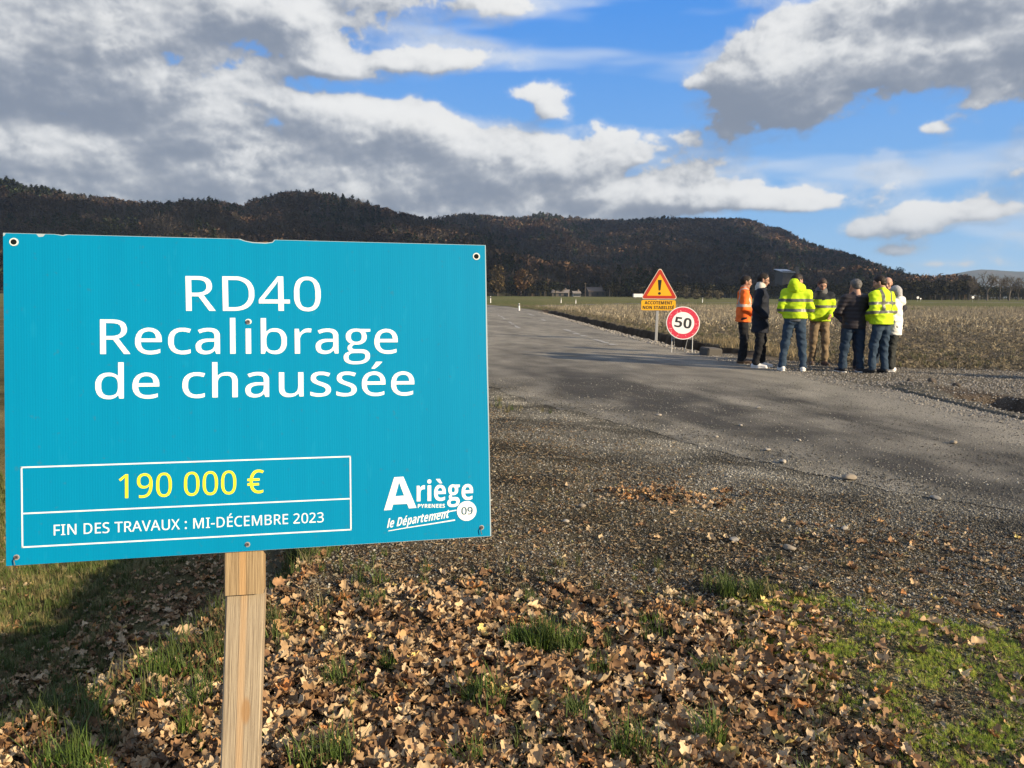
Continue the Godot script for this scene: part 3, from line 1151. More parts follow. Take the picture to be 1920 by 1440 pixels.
func build_verge():
	var litter := thing("leaf_litter", "carpet of dry brown oak leaves covering the verge around the wooden post", "leaves")
	var shapes := []
	for s in 7:
		shapes.append(oak_leaf(s))
	var where := []
	var tint := []
	var rank := []
	for s in 7:
		where.append([])
		tint.append([])
	var hand := []
	for k in 46000:
		var d := lerpf(1.7, 6.6, pow(rng.randf(), 1.4))
		var x := rng.randf_range(-1.05, 0.62) * (d + 1.0)
		if rng.randf() > leaf_density(x, d):
			if d > 4.8 or rng.randf() > (0.015 if x < 1.1 else 0.06):
				continue
		var lift := rng.randf()
		var deep := smoothstep(0.2, 0.9, leaf_density(x, d))
		var size := (0.032 + 0.066 * pow(rng.randf(), 1.2)) * (0.85 if d > 3.6 else 1.0)
		var b := tilted(0.17 + 0.30 * deep * rng.randf()).scaled(Vector3.ONE * size)
		var at := Vector3(x, ground_h(x, d) + 0.006 + 0.028 * deep * lift, -d)
		var t := Transform3D(b, at)
		var s := rng.randi() % 7
		var px := x / d
		if lift > 0.55 and absf(px) < 0.62 and d > 1.95 and d < 3.0 and not (px > -0.40 and px < -0.29):
			hand.append([d, s, t])
		else:
			where[s].append(t)
			tint[s].append(leaf_color())
	hand.sort_custom(func(a, b): return a[0] < b[0])
	var shades := []
	for k in 14:
		var m: StandardMaterial3D = mats.leaf.duplicate()
		m.albedo_color = leaf_color().linear_to_srgb()
		shades.append(m)
	for k in hand.size():
		var h: Array = hand[k]
		if k < 300:
			var o := part("leaf", shapes[h[1]], pick(shades), litter)
			o.transform = h[2]
		else:
			where[h[1]].append(h[2])
			tint[h[1]].append(leaf_color())
	for s in 7:
		stuff("leaf_carpet", shapes[s], mats.leaf, where[s], tint[s], litter)
	# crumbs of leaf, bark and straw on the bare earth beyond the leaves
	var bits := [[], []]
	var bit_tint := [[], []]
	for k in 60000:
		var d := lerpf(1.8, 9.5, pow(rng.randf(), 1.5))
		var x := rng.randf_range(-0.75, 0.62) * (d + 0.6)
		var off := along(NEAR_EDGE, d) - x
		var keep := smoothstep(0.1, 1.6, off + 0.8 * n_mid.get_noise_2d(x * 0.7, d * 0.7)) * (1.0 - 0.35 * moss_amount(x, d))
		if x < along(CREST, d) or rng.randf() > keep:
			continue
		var s := 0 if rng.randf() < 0.75 else 1
		var size := rng.randf_range(0.012, 0.034) if s == 0 else rng.randf_range(0.02, 0.07)
		var sc := Vector3(size, size, size) if s == 0 else Vector3(size, size * 0.3, size * 0.12)
		bits[s].append(Transform3D(tilted(0.35) * Basis.from_scale(sc), Vector3(x, ground_h(x, d) + 0.006, -d)))
		var c := leaf_color() * Color(0.88, 1.0, 1.12) * rng.randf_range(0.4, 0.95)
		bit_tint[s].append(c if s == 0 else Color(0.33, 0.25, 0.15) * rng.randf_range(0.5, 1.2))
	for s in 2:
		var o := stuff("leaf_crumbs", shapes[2 + s], mats.leaf, bits[s], bit_tint[s])
		o.set_meta("label", ["crumbs of broken leaf strewn over the bare earth", "bits of straw and twig strewn over the earth"][s])
		o.set_meta("category", "debris")
	# grass: single tufts among the leaves, thicker along the ditch, short sward beside the gravel
	var tufts := [tuft(1, 18, 0.7), tuft(2, 14, 0.5), tuft(3, 22, 1.0)]
	var gw := [[], [], []]
	var gt := [[], [], []]
	var blade := func(x: float, d: float, tall: float, c: Color):
		var s := rng.randi() % 3
		gw[s].append(Transform3D(Basis(Vector3.UP, rng.randf() * TAU).scaled(Vector3(tall * rng.randf_range(0.8, 1.3), tall, tall * rng.randf_range(0.8, 1.3))), Vector3(x, ground_h(x, d) + 0.004, -d)))
		gt[s].append(c * rng.randf_range(0.7, 1.3))
	var green := Color(0.075, 0.105, 0.026)
	var lush := Color(0.085, 0.14, 0.022)
	var straw := Color(0.20, 0.175, 0.075)
	# clumps seen in the photograph: x, d, height, how many
	for c in [[0.14, 2.95, 0.17, 16], [0.05, 2.98, 0.13, 10], [0.22, 2.93, 0.13, 8], [-0.08, 2.5, 0.14, 9], [0.24, 2.45, 0.15, 5], [-0.10, 2.2, 0.13, 6], [0.36, 2.2, 0.16, 8], [0.62, 2.3, 0.15, 8], [-0.55, 2.18, 0.15, 12], [-0.42, 2.75, 0.09, 6], [0.34, 2.72, 0.12, 5], [0.78, 2.72, 0.13, 7], [0.62, 3.12, 0.10, 6], [0.95, 2.95, 0.10, 5],
			[1.02, 3.5, 0.13, 12], [1.16, 3.5, 0.12, 12], [0.82, 3.4, 0.08, 6], [-0.62, 3.35, 0.10, 8], [-0.5, 2.55, 0.08, 6], [-0.62, 2.62, 0.11, 9], [-1.1, 2.5, 0.13, 12], [-1.25, 2.62, 0.15, 14], [-1.02, 2.32, 0.12, 8], [-1.38, 2.42, 0.13, 10], [-1.32, 2.15, 0.15, 14], [-1.18, 2.05, 0.15, 12], [-0.88, 2.28, 0.08, 5], [0.05, 3.4, 0.07, 6], [0.5, 2.05, 0.12, 7], [0.86, 2.1, 0.12, 6], [-0.3, 2.02, 0.1, 6]]:
		for k in c[3]:
			blade.call(c[0] + rng.randfn() * 0.035, c[1] + rng.randfn() * 0.03, c[2] * rng.randf_range(0.6, 1.15), lush if rng.randf() < 0.6 else green)
	for k in 900:
		var d := rng.randf_range(1.9, 4.4)
		var x := along(CREST, d) + rng.randfn() * 0.16 + 0.04
		if rng.randf() < smoothstep(-0.25, 0.25, n_mid.get_noise_2d(x * 0.9, d * 0.9)):
			blade.call(x, d, rng.randf_range(0.07, 0.17), green if rng.randf() < 0.8 else straw)
	for k in 12000:
		var d := rng.randf_range(2.2, 7.0)
		var x := along(CREST, minf(d, 5.0)) - (1.15 + 3.0 * pow(rng.randf(), 0.8))
		blade.call(x, d, rng.randf_range(0.04, 0.11), (green if rng.randf() < 0.65 else straw) * 1.25)
	for k in 500:
		var d := rng.randf_range(1.9, 4.0)
		var x := rng.randf_range(-0.6, 0.5) * d
		if leaf_density(x, d) < 0.75:
			blade.call(x, d, rng.randf_range(0.03, 0.09), green if rng.randf() < 0.7 else straw)
	for k in 52000:
		var d := rng.randf_range(1.9, 3.9)
		var x := rng.randf_range(0.9, 4.0)
		if rng.randf() < moss_amount(x, d):
			blade.call(x, d, rng.randf_range(0.008, 0.026), (Color(0.20, 0.28, 0.035) if rng.randf() < 0.6 else Color(0.36, 0.38, 0.065)) * 1.35)
	for k in 5000:
		var d := rng.randf_range(9.0, 60.0)
		var x := road_left(d) - 0.4 - absf(rng.randfn()) * 2.5
		blade.call(x, d, rng.randf_range(0.05, 0.2), green if rng.randf() < 0.5 else straw)
	for s in 3:
		var o := stuff("grass", tufts[s], mats.grass, gw[s], gt[s])
		o.set_meta("label", ["upright green grass growing through the leaves", "thin wiry grass growing through the leaves", "spreading green grass along ditch and gravel"][s])
		o.set_meta("category", "grass")
	# loose gravel
	var sw := [[], [], []]
	var st := [[], [], []]
	for k in 520000:
		var d := lerpf(2.1, 13.0, pow(rng.randf(), 1.7))
		var x := rng.randf_range(-0.55, 0.95) * (d + 0.4)
		var off := along(NEAR_EDGE, d) - x
		var b := n_mid.get_noise_2d(x * 0.6 + 3.0, d * 0.6)
		var keep := 0.85 * smoothstep(3.4, 1.2, off + 0.8 * b) if off > 0.0 else 0.15 + 0.5 * smoothstep(-1.3, 0.1, off + 0.7 * b)
		keep = maxf(keep, 0.28) if off > 0.0 and d > 3.2 else keep
		keep *= 1.0 - leaf_density(x, d)
		if x < along(CREST, d) + 0.1 or rng.randf() > keep or x > edge_x(d) - 0.1:
			continue
		var size := 0.006 + 0.012 * pow(rng.randf(), 3.0)
		var s := rng.randi() % 3
		var up := 0.005 if off < 0.0 else 0.0
		sw[s].append(Transform3D(tilted(0.3).scaled(Vector3.ONE * size), Vector3(x, ground_h(x, d) + up + size * 0.2, -d)))
		var g := rng.randf_range(0.05, 0.24) if rng.randf() < 0.93 else rng.randf_range(0.24, 0.45)
		g *= patchy(x, d)
		st[s].append(Color(g, g * 0.95, g * 0.80))
	for k in 44000:
		var d := rng.randf_range(7.0, 19.0)
		var x := edge_x(d) + rng.randf_range(-0.5, 6.5)
		if field_in(x, d) > 0.3:
			continue
		var size := 0.010 + 0.025 * pow(rng.randf(), 3.0)
		var s := rng.randi() % 3
		sw[s].append(Transform3D(tilted(0.3).scaled(Vector3.ONE * size), Vector3(x, ground_h(x, d) + size * 0.2 + 0.004, -d)))
		var g := rng.randf_range(0.12, 0.40)
		st[s].append(Color(g, g * 0.92, g * 0.79))
	for k in 3500:
		var d := rng.randf_range(19.0, 60.0)
		var x := edge_x(d) + rng.randf_range(-0.35, 0.15)
		var size := 0.02 + 0.06 * pow(rng.randf(), 2.0)
		var s := rng.randi() % 3
		sw[s].append(Transform3D(tilted(0.3).scaled(Vector3.ONE * size), Vector3(x, ground_h(x, d) + size * 0.2 + 0.004, -d)))
		var g := rng.randf_range(0.12, 0.4)
		st[s].append(Color(g, g * 0.92, g * 0.79))
	for s in 3:
		var o := stuff("gravel", pebble(s), mats.stone, sw[s], st[s])
		o.set_meta("label", ["fine grey gravel along the road", "sharp grey gravel along the road", "small pale gravel along the road"][s])
		o.set_meta("category", "gravel")


# ---------------------------------------------------------------- the harvested field

func build_field_cover():
	# standing stalks, broken stalks lying, and husks
	var g := Geo.new()
	g.tube(Vector3(0, -0.05, 0), Vector3(0.02, 0.55, 0.01), 0.016, 0.014, 4, Color.WHITE, false)
	g.tube(Vector3(0.02, 0.55, 0.01), Vector3(0.06, 1.0, -0.03), 0.014, 0.008, 4, Color.WHITE, false)
	g.quad(Vector3(0.02, 0.5, 0), Vector3(0.10, 0.62, 0.03), Vector3(0.20, 0.42, 0.06), Vector3(0.16, 0.40, 0.03), Color(1.1, 1.05, 0.9))
	g.quad(Vector3(0.0, 0.3, 0), Vector3(-0.09, 0.36, -0.05), Vector3(-0.15, 0.12, -0.1), Vector3(-0.12, 0.1, -0.05), Color(0.9, 0.85, 0.75))
	var stalk := g.mesh()
	var husk := oak_leaf(5)
	var where := [[], [], []]
	var tint := [[], [], []]
	for k in 44000:
		var d := lerpf(19.0, 105.0, pow(rng.randf(), 1.25))
		var x := lerpf(-0.02, 0.85, rng.randf()) * d
		# rows run across the view, a little aslant
		var row := 0.8
		var q := d + 0.16 * x
		d += (round(q / row) * row - q) * 0.85
		if field_in(x, d) < 2.2 or x - edge_x(d) < 2.2:
			continue
		var lane := along([[-4, 84.0], [1.5, 88.0], [6, 94.0], [22, 110.0], [60, 130.0]], x)
		if d > lane - 6.0:
			continue
		var a := n_low.get_noise_2d(x * 0.25, d * 0.25)
		var keep := smoothstep(26.0, 52.0, d + 12.0 * a) * (0.75 + a)
		if rng.randf() > keep:
			continue
		var tall := rng.randf_range(0.14, 0.52) * smoothstep(14.0, 40.0, d)
		where[0].append(Transform3D(tilted(0.16).scaled(Vector3(0.42, tall, 0.42)), Vector3(x, ground_h(x, d), -d)))
		tint[0].append(Color(0.36, 0.315, 0.235) * rng.randf_range(0.4, 1.2))
	for k in 60000:
		var d := lerpf(11.0, 60.0, pow(rng.randf(), 1.7))
		var x := lerpf(0.05, 0.85, rng.randf()) * d
		if field_in(x, d) < -0.1 or x - edge_x(d) < 1.35:
			continue
		if rng.randf() < 0.45:
			var long := rng.randf_range(0.08, 0.35)
			where[1].append(Transform3D(Basis(Vector3.UP, rng.randf() * TAU) * Basis(Vector3.BACK, PI / 2 + rng.randfn() * 0.15) * Basis.from_scale(Vector3(0.28, long, 0.28)), Vector3(x, ground_h(x, d) + 0.02, -d)))
			tint[1].append(Color(0.23, 0.195, 0.14) * rng.randf_range(0.4, 1.15))
		else:
			where[2].append(Transform3D(tilted(0.35).scaled(Vector3(1.0, 0.8, 0.55) * rng.randf_range(0.03, 0.085)), Vector3(x, ground_h(x, d) + 0.02, -d)))
			tint[2].append(Color(0.25, 0.215, 0.16) * rng.randf_range(0.35, 1.25))
	var names := ["stubble", "broken_stalks_debris", "husks_debris"]
	for s in 3:
		var o := stuff(names[s], [stalk, stalk, husk][s], mats.straw, where[s], tint[s])
		o.set_meta("label", ["pale standing maize stubble in rows across the field", "broken maize stalks lying on the field", "dry husks lying on the field"][s])
		o.set_meta("category", "stubble")
	# weeds on the bank between trench and field, and in the stubble
	var gw := []
	var gt := []
	for k in 6000:
		var d := lerpf(12.0, 95.0, pow(rng.randf(), 1.5))
		var x := edge_x(d) + 1.25 + absf(rng.randfn()) * (2.0 + 0.06 * d)
		if field_in(x, d) < 0.1 or x - edge_x(d) < 1.25:
			continue
		var tall := rng.randf_range(0.05, 0.2)
		gw.append(Transform3D(Basis(Vector3.UP, rng.randf() * TAU).scaled(Vector3(tall * 1.6, tall, tall * 1.6)), Vector3(x, ground_h(x, d), -d)))
		gt.append((Color(0.12, 0.125, 0.045) if rng.randf() < 0.35 else Color(0.20, 0.165, 0.10)) * rng.randf_range(0.6, 1.2))
	for k in 300:
		# dry stems at the foot of the round sign and on the bank
		var d := rng.randf_range(17.5, 23.0)
		var x := edge_x(d) + rng.randf_range(1.2, 2.4)
		var tall := rng.randf_range(0.08, 0.32)
		gw.append(Transform3D(Basis(Vector3.UP, rng.randf() * TAU).scaled(Vector3(tall, tall, tall)), Vector3(x, ground_h(x, d), -d)))
		gt.append(Color(0.33, 0.26, 0.14) * rng.randf_range(0.6, 1.2))
	var o := stuff("weeds", tuft(7, 16, 0.7), mats.grass, gw, gt)
	o.set_meta("label", "low weeds and dry grass on the field bank")
	o.set_meta("category", "weeds")


# ---------------------------------------------------------------- things in the distance

func bare_tree(s: int, tall: float) -> Array:
	# [trunk and limbs, twigs]
	var r := RandomNumberGenerator.new()
	r.seed = 1200 + s
	var wood := Geo.new()
	var twigs := Geo.new()
	var todo := [[Vector3(0, -0.3, 0), Vector3(r.randf_range(-0.08, 0.08), 1, r.randf_range(-0.08, 0.08)).normalized(), tall * 0.30, tall * 0.028, 0]]
	while todo.size():
		var b: Array = todo.pop_back()
		var a: Vector3 = b[0]
		var dir: Vector3 = b[1]
		var e: Vector3 = a + dir * b[2]
		if b[4] < 4:
			wood.tube(a, e, b[3], b[3] * 0.68, 5 if b[4] < 2 else 3, Color(0.13, 0.115, 0.095), false)
		if b[4] == 4:
			for k in 9:
				var q := a.lerp(e, r.randf())
				var w := (dir + Vector3(r.randfn(), r.randfn() + 0.3, r.randfn()) * 0.6).normalized()
				var side := w.cross(Vector3(r.randfn(), r.randfn(), r.randfn())).normalized() * tall * 0.0028
				var long := tall * r.randf_range(0.04, 0.1)
				twigs.tri(q - side, q + w * long, q + side, Color(0.125, 0.10, 0.075) * r.randf_range(0.8, 1.3))
			continue
		for k in (4 if b[4] == 0 else 3):
			var n := (dir * 0.75 + Vector3(r.randfn(), r.randfn() * 0.4 + 0.25, r.randfn()) * 0.62).normalized()
			todo.append([a.lerp(e, r.randf_range(0.6, 1.0)), n, b[2] * r.randf_range(0.62, 0.86), b[3] * 0.6, b[4] + 1])
	return [wood.mesh(), twigs.mesh()]


func leafy_crown(s: int, wide: float, tall: float, faces: int, size: float, tint: Color) -> ArrayMesh:
	var r := RandomNumberGenerator.new()
	r.seed = 1500 + s
	var lobes := []
	for k in 14:
		var a := r.randf() * TAU
		var y := r.randf_range(0.1, 0.92)
		var reach := sin(PI * clampf(y * 0.85 + 0.12, 0, 1)) * wide * 0.5
		lobes.append([Vector3(cos(a) * reach * r.randf_range(0.1, 0.75), y * tall, sin(a) * reach * r.randf_range(0.1, 0.75)), r.randf_range(0.16, 0.27) * minf(wide, tall)])
	var v := PackedVector3Array()
	var n := PackedVector3Array()
	var c := PackedColorArray()
	var idx := PackedInt32Array()
	for k in faces:
		var l: Array = lobes[r.randi() % lobes.size()]
		var out := Vector3(r.randfn(), r.randfn(), r.randfn()).normalized()
		var p: Vector3 = l[0] + out * l[1] * pow(r.randf(), 0.35)
		var u := Vector3(r.randfn(), r.randfn(), r.randfn()).normalized() * size
		var w := u.cross(Vector3(r.randfn(), r.randfn(), r.randfn()).normalized()) * r.randf_range(0.5, 1.0)
		var j := v.size()
		var m := (out + Vector3(r.randfn(), r.randfn(), r.randfn()) * 0.4).normalized()
		if u.cross(w).dot(m) > 0.0:
			w = -w
		v.append_array([p - u, p + w, p + u, p - w])
		n.append_array([m, m, m, m])
		var col := tint * r.randf_range(0.6, 1.35)
		c.append_array([col, col, col, col])
		idx.append_array([j, j + 1, j + 2, j, j + 2, j + 3])
	var g := Geo.new()
	g.v = v
	g.n = n
	g.c = c
	g.i = idx
	return g.mesh()


func spot(across: float, d: float) -> Vector3:
	# across: sideways slope from the camera, d: metres ahead
	var x := across * d
	return Vector3(x, ground_h(x, d), -d)


func build_far_things():
	# the russet trees at the foot of the hill beside the road
	for t in [[0.0105, 322, 11.0, 8.5, Color(0.26, 0.155, 0.075), "broad russet tree at the foot of the hill, rounder of the pair", 1], [-0.0195, 318, 12.5, 10.5, Color(0.20, 0.15, 0.075), "taller olive brown tree half hidden behind the blue notice board", 2], [-0.06, 330, 11, 9, Color(0.1, 0.085, 0.04), "olive brown tree standing behind the blue notice board", 3]]:
		var o := thing("leafy_tree", t[5], "tree", spot(t[0], t[1]), 0.0, "trees at the foot of the hill")
		var g := Geo.new()
		g.tube(Vector3(0, -0.5, 0), Vector3(0.1, t[2] * 0.45, 0), 0.3, 0.18, 7, Color(0.1, 0.085, 0.07), false)
		for k in 5:
			var a := TAU * k / 5.0
			g.tube(Vector3(0.05, t[2] * 0.22, 0), Vector3(cos(a) * t[3] * 0.28, t[2] * 0.6, sin(a) * t[3] * 0.28), 0.14, 0.05, 5, Color(0.1, 0.085, 0.07), false)
		part("trunk", g.mesh(), mats.bark, o)
		part("crown", leafy_crown(t[6], t[3], t[2] * 0.86, 2600, 0.28, t[4]), mats.far, o, Vector3(0, t[2] * 0.12, 0))
	var dark := thing("conifer", "dark narrow conifer standing between two russet trees", "tree", spot(-0.003, 330), 0.0, "trees at the foot of the hill")
	var gc := Geo.new()
	gc.tube(Vector3(0, -0.5, 0), Vector3(0, 8, 0), 0.22, 0.05, 6, Color(0.07, 0.06, 0.05), false)
	part("trunk", gc.mesh(), mats.bark, dark)
	part("crown", leafy_crown(9, 3.6, 8.6, 1300, 0.24, Color(0.022, 0.038, 0.022)), mats.far, dark, Vector3(0, 0.4, 0))
	# willow scrub beyond the field, behind the two road signs
	var bushes := [[0.205, 292, 6.2, 5.6, "pale bare bush beside the triangular sign, biggest of the row"], [0.223, 296, 5.6, 5.2, "second pale bush in the row right of the triangular sign"], [0.238, 294, 4.9, 4.8, "low pale bush in the middle of the scrub row"], [0.252, 299, 4.0, 4.0, "lowest grey bush near the end of the scrub row"], [0.264, 290, 5.0, 4.4, "rounded grey bush at the right end of the scrub row"]]
	for k in bushes.size():
		var b: Array = bushes[k]
		var o := thing("bush", b[4], "bush", spot(b[0], b[1]), 0.0, "scrub beyond the field")
		var w := bare_tree(40 + k, b[2] * 0.8)
		part("stems", w[0], mats.bark, o)
		part("crown", leafy_crown(20 + k, b[3] * 1.25, b[2] * 0.85, 1500, 0.16, Color(0.24, 0.215, 0.15)), mats.far, o)
	# bare trees along the far edge of the field on the right
	var names := ["bare tree furthest left in the row beyond the field", "second bare tree from the left beyond the field", "slender bare tree third from the left beyond the field", "wide bare tree with pale forked trunk beyond the field", "tall bare tree next to the wide forked one", "bare tree with dark straight trunk beyond the field", "bare tree with leaning crown near the right end of the row", "bare tree at the right edge of the picture"]
	var sp := [[0.545, 330, 10.5], [0.566, 322, 12.0], [0.588, 318, 12.5], [0.612, 305, 14.5], [0.628, 312, 13.0], [0.640, 302, 13.5], [0.652, 308, 12.5], [0.668, 300, 14.0]]
	for k in sp.size():
		var o := thing("bare_tree", names[k], "tree", spot(sp[k][0], sp[k][1]), k * 1.3, "bare trees along the far field edge")
		var w := bare_tree(k % 4, sp[k][2])
		part("trunk", w[0], mats.bark, o)
		part("crown", w[1], mats.far, o)
	for k in 5:
		var o := thing("bare_tree", ["bare tree out beyond the right edge of the field", "bare tree further out along the right field edge", "bare tree in the hedge far to the right", "leafless tree far to the right of the field", "last leafless tree far to the right"][k], "tree", spot(0.70 + 0.035 * k, 300 + 8 * (k % 3)), k * 0.7, "bare trees along the far field edge")
		var w := bare_tree(k % 4, 12.0 + k % 3)
		part("trunk", w[0], mats.bark, o)
		part("crown", w[1], mats.far, o)
	var pine := thing("pine_tree", "lone dark pine standing up on the shoulder of the hill above the far field", "tree", Vector3(0.497 * 620, 14.0, -620), 0.0)
	var gp := Geo.new()
	gp.tube(Vector3(0, -6, 0), Vector3(0.3, 7.5, 0), 0.35, 0.15, 6, Color(0.07, 0.06, 0.05), false)
	part("trunk", gp.mesh(), mats.bark, pine)
	part("crown", leafy_crown(33, 9.0, 9.0, 900, 0.4, Color(0.03, 0.042, 0.025)), mats.far, pine, Vector3(0, 2.5, 0))
	# dark thicket behind the field, too dense to count
	var where := []
	var tint := []
	var low := far_tree(0, 12)
	for k in 2600:
		var a := rng.randf_range(-0.75, 0.95)
		var d := rng.randf_range(318, 372) + (40.0 if a > 0.6 else 0.0)
		if a > 0.065 and a < 0.125 and d < 350 or d < 334 and a < 0.45 and rng.randf() < 0.7:
			continue
		var big := rng.randf_range(3.0, 7.5) if a < 0.45 or a > 0.6 else rng.randf_range(5.0, 9.5)
		where.append(Transform3D(Basis(Vector3.UP, rng.randf() * TAU).scaled(Vector3(big * 1.2, big, big)), Vector3(a * d, ground_h(a * d, d), -d)))
		tint.append(Color(0.07, 0.062, 0.04).lerp(Color(0.045, 0.055, 0.028), rng.randf()) * rng.randf_range(0.6, 1.2))
	var th := stuff("undergrowth", low, mats.far, where, tint)
	th.set_meta("label", "dark thicket along the foot of the hills")
	th.set_meta("category", "thicket")
	# buildings
	house(spot(0.062, 340), -0.2, 7.0, 4.5, 1.7, 1.2, Color(0.13, 0.115, 0.10), Color(0.24, 0.21, 0.185), "long low farmhouse with pale roof at the foot of the hill", "low farm buildings")
	house(spot(0.1065, 352), 0.3, 8.5, 5.0, 2.2, 1.7, Color(0.09, 0.08, 0.07), Color(0.15, 0.115, 0.09), "dim farmhouse with brown roof behind the utility poles", "low farm buildings")
	house(spot(0.082, 334), 0.1, 3.0, 3.0, 1.5, 0.7, Color(0.30, 0.29, 0.27), Color(0.20, 0.18, 0.16), "little white shed between two farmhouses", "low farm buildings")
	barn(Vector3(0.349 * 430, 9.0, -430), "grey barn with a bright metal roof on the hillside")
	chimney(Vector3(0.3655 * 428, 8.0, -428), "tall narrow chimney standing right of the grey barn")
	van(spot(0.163, 300), "white box van parked beyond the field left of the triangular sign")
	# poles
	var pk := [[0.0935, 325, 6.0, "utility pole left of the brown roofed farmhouse"], [0.125, 328, 4.0, "short utility pole right of the farmhouses"], [0.0415, 330, 5.0, "utility pole beside the round russet tree"]]
	for p in pk:
		var o := thing("utility_pole", p[3], "pole", spot(p[0], p[1]), 0.0, "utility poles")
		var g := Geo.new()
		g.tube(Vector3(0, -0.3, 0), Vector3(0, p[2], 0), 0.13, 0.09, 8, Color(0.12, 0.10, 0.085))
		part("pole", g.mesh(), mats.bark, o)
		var h := Geo.new()
		h.box(Vector3(0, p[2] - 0.4, 0), Vector3(1.3, 0.1, 0.1), Basis(), Color(0.12, 0.1, 0.085))
		part("crossarm", h.mesh(), mats.bark, o)
	# road delineators: white posts with a dark reflector band
	for p in [[-0.0285, 118, 1.0, "white roadside marker post at the right edge of the notice board"], [0.0085, 66, 0.6, "short white marker post at the bend beyond the trench"], [0.245, 150, 0.9, "white marker post far out in the field behind the road signs"], [0.0625, 125, 0.8, "dark topped marker post left on the far grass"], [0.0815, 120, 0.7, "dark topped marker post right on the far grass"]]:
		var o := thing("marker_post", p[3], "post", spot(p[0], p[1]), 0.1, "roadside marker posts")
		var g := Geo.new()
		g.tube(Vector3(0, -0.1, 0), Vector3(0, p[2], 0), 0.075, 0.065, 10)
		part("post", g.mesh(), mats.white_paint, o)
		var h := Geo.new()
		h.tube(Vector3(0, p[2] * 0.72, 0), Vector3(0, p[2] * 0.9, 0), 0.078, 0.074, 10)
		part("reflector", h.mesh(), mats.dark_metal, o)
	# small white signs beyond the field
	for p in [[0.5225, 262, 1.35, 0.42, "larger white sign board beyond the field beside the white jacket"], [0.5262, 262, 0.95, 0.26, "smaller white sign board beyond the field beside the white jacket"], [0.5935, 255, 1.5, 0.42, "lone round white sign beyond the field under the bare trees"]]:
		var o := thing("distant_sign", p[4], "sign", spot(p[0], p[1]), 0.0, "white signs beyond the field")
		var g := Geo.new()
		g.tube(Vector3(0, -0.2, 0), Vector3(0, p[2], 0), 0.04, 0.04, 6)
		part("post", g.mesh(), mats.galv, o)
		var h := Geo.new()
		h.tube(Vector3(0, p[2], 0.05), Vector3(0, p[2], 0.09), p[3], p[3], 20)
		part("plate", h.mesh(), mats.white_paint, o)
	for k in 9:
		# fence stakes along the lane
		var a := 0.555 + 0.013 * k if k < 3 else 0.505 + 0.016 * k
		var o := single("fence_stake", stake_mesh(), mats.bark, ["thin stake left of the lone white sign", "thin stake close left of the lone white sign", "stake just before the lone white sign", "stake under the left bare trees", "stake under the middle bare trees", "stake at the foot of the wide forked tree", "stake right of the wide forked tree", "stake near the right edge of the field", "last stake at the right edge of the field"][k], "stake", spot(a, 240 + 3 * k), "fence stakes beyond the field")


func stake_mesh() -> ArrayMesh:
	if not shapes.has("stake"):
		var g := Geo.new()
		g.tube(Vector3(0, -0.2, 0), Vector3(0.02, 1.25, 0), 0.06, 0.05, 6, Color(0.18, 0.15, 0.12))
		g.tube(Vector3(0.02, 1.25, 0), Vector3(0.02, 1.33, 0), 0.05, 0.01, 6, Color(0.2, 0.17, 0.14))
		shapes.stake = g.mesh()
	return shapes.stake


func house(at: Vector3, turn: float, w: float, deep: float, high: float, rise: float, wall: Color, roof: Color, label: String, group: String):
	var o := thing("farm_building", label, "building", at, turn, group)
	var g := Geo.new()
	g.box(Vector3(0, high * 0.5 - 0.2, 0), Vector3(w, high + 0.4, deep))
	for s in [-1.0, 1.0]:
		g.tri(Vector3(s * w / 2, high, deep / 2), Vector3(s * w / 2, high + rise, 0), Vector3(s * w / 2, high, -deep / 2))
	part("wall", g.mesh(), plain(wall.r, wall.g, wall.b, 0.9), o)
	var slope := atan2(rise, deep / 2)
	var long := sqrt(rise * rise + deep * deep / 4) + 0.5
	var rf := Geo.new()
	for s in [-1.0, 1.0]:
		rf.box(Vector3(0, high + rise * 0.5 + 0.05, s * deep * 0.25 + s * 0.12), Vector3(w + 0.7, 0.16, long), Basis(Vector3.RIGHT, s * slope))
	var ro := part("roof", rf.mesh(), plain(roof.r, roof.g, roof.b, 0.85), o)
	var ch := Geo.new()
	ch.box(Vector3(w * 0.3, high + rise + 0.3, 0), Vector3(0.6, 1.1, 0.6))
	part("chimney", ch.mesh(), plain(0.2, 0.16, 0.13, 0.9), ro)
	for k in 3:
		var wd := Geo.new()
		wd.box(Vector3(w * (-0.32 + 0.32 * k), high * 0.52, deep / 2 + 0.03), Vector3(0.9, 1.1, 0.06))
		part("window" if k != 1 else "door", wd.mesh(), plain(0.03, 0.035, 0.04, 0.3), o)


func barn(at: Vector3, label: String):
	var o := thing("barn", label, "barn", at, 0.35)
	var g := Geo.new()
	g.box(Vector3(0, 2.0, 0), Vector3(7.4, 8.0, 6.4))
	part("wall", g.mesh(), plain(0.075, 0.072, 0.066, 0.95, 0.1), o)
	var r := Geo.new()
	r.box(Vector3(0.0, 6.2, 0), Vector3(8.6, 0.25, 8.0), Basis(Vector3.RIGHT, 0.22))
	part("roof", r.mesh(), plain(0.55, 0.55, 0.54, 0.6), o)
	for k in 2:
		var w := Geo.new()
		w.box(Vector3(-1.8 + 3.6 * k, 3.4, 3.52), Vector3(1.3, 1.6, 0.08))
		part("window", w.mesh(), plain(0.03, 0.035, 0.04, 0.3), o)
	var d := Geo.new()
	d.box(Vector3(0, 0.2, 3.53), Vector3(2.6, 3.6, 0.08))
	part("door", d.mesh(), plain(0.07, 0.06, 0.05, 0.8), o)


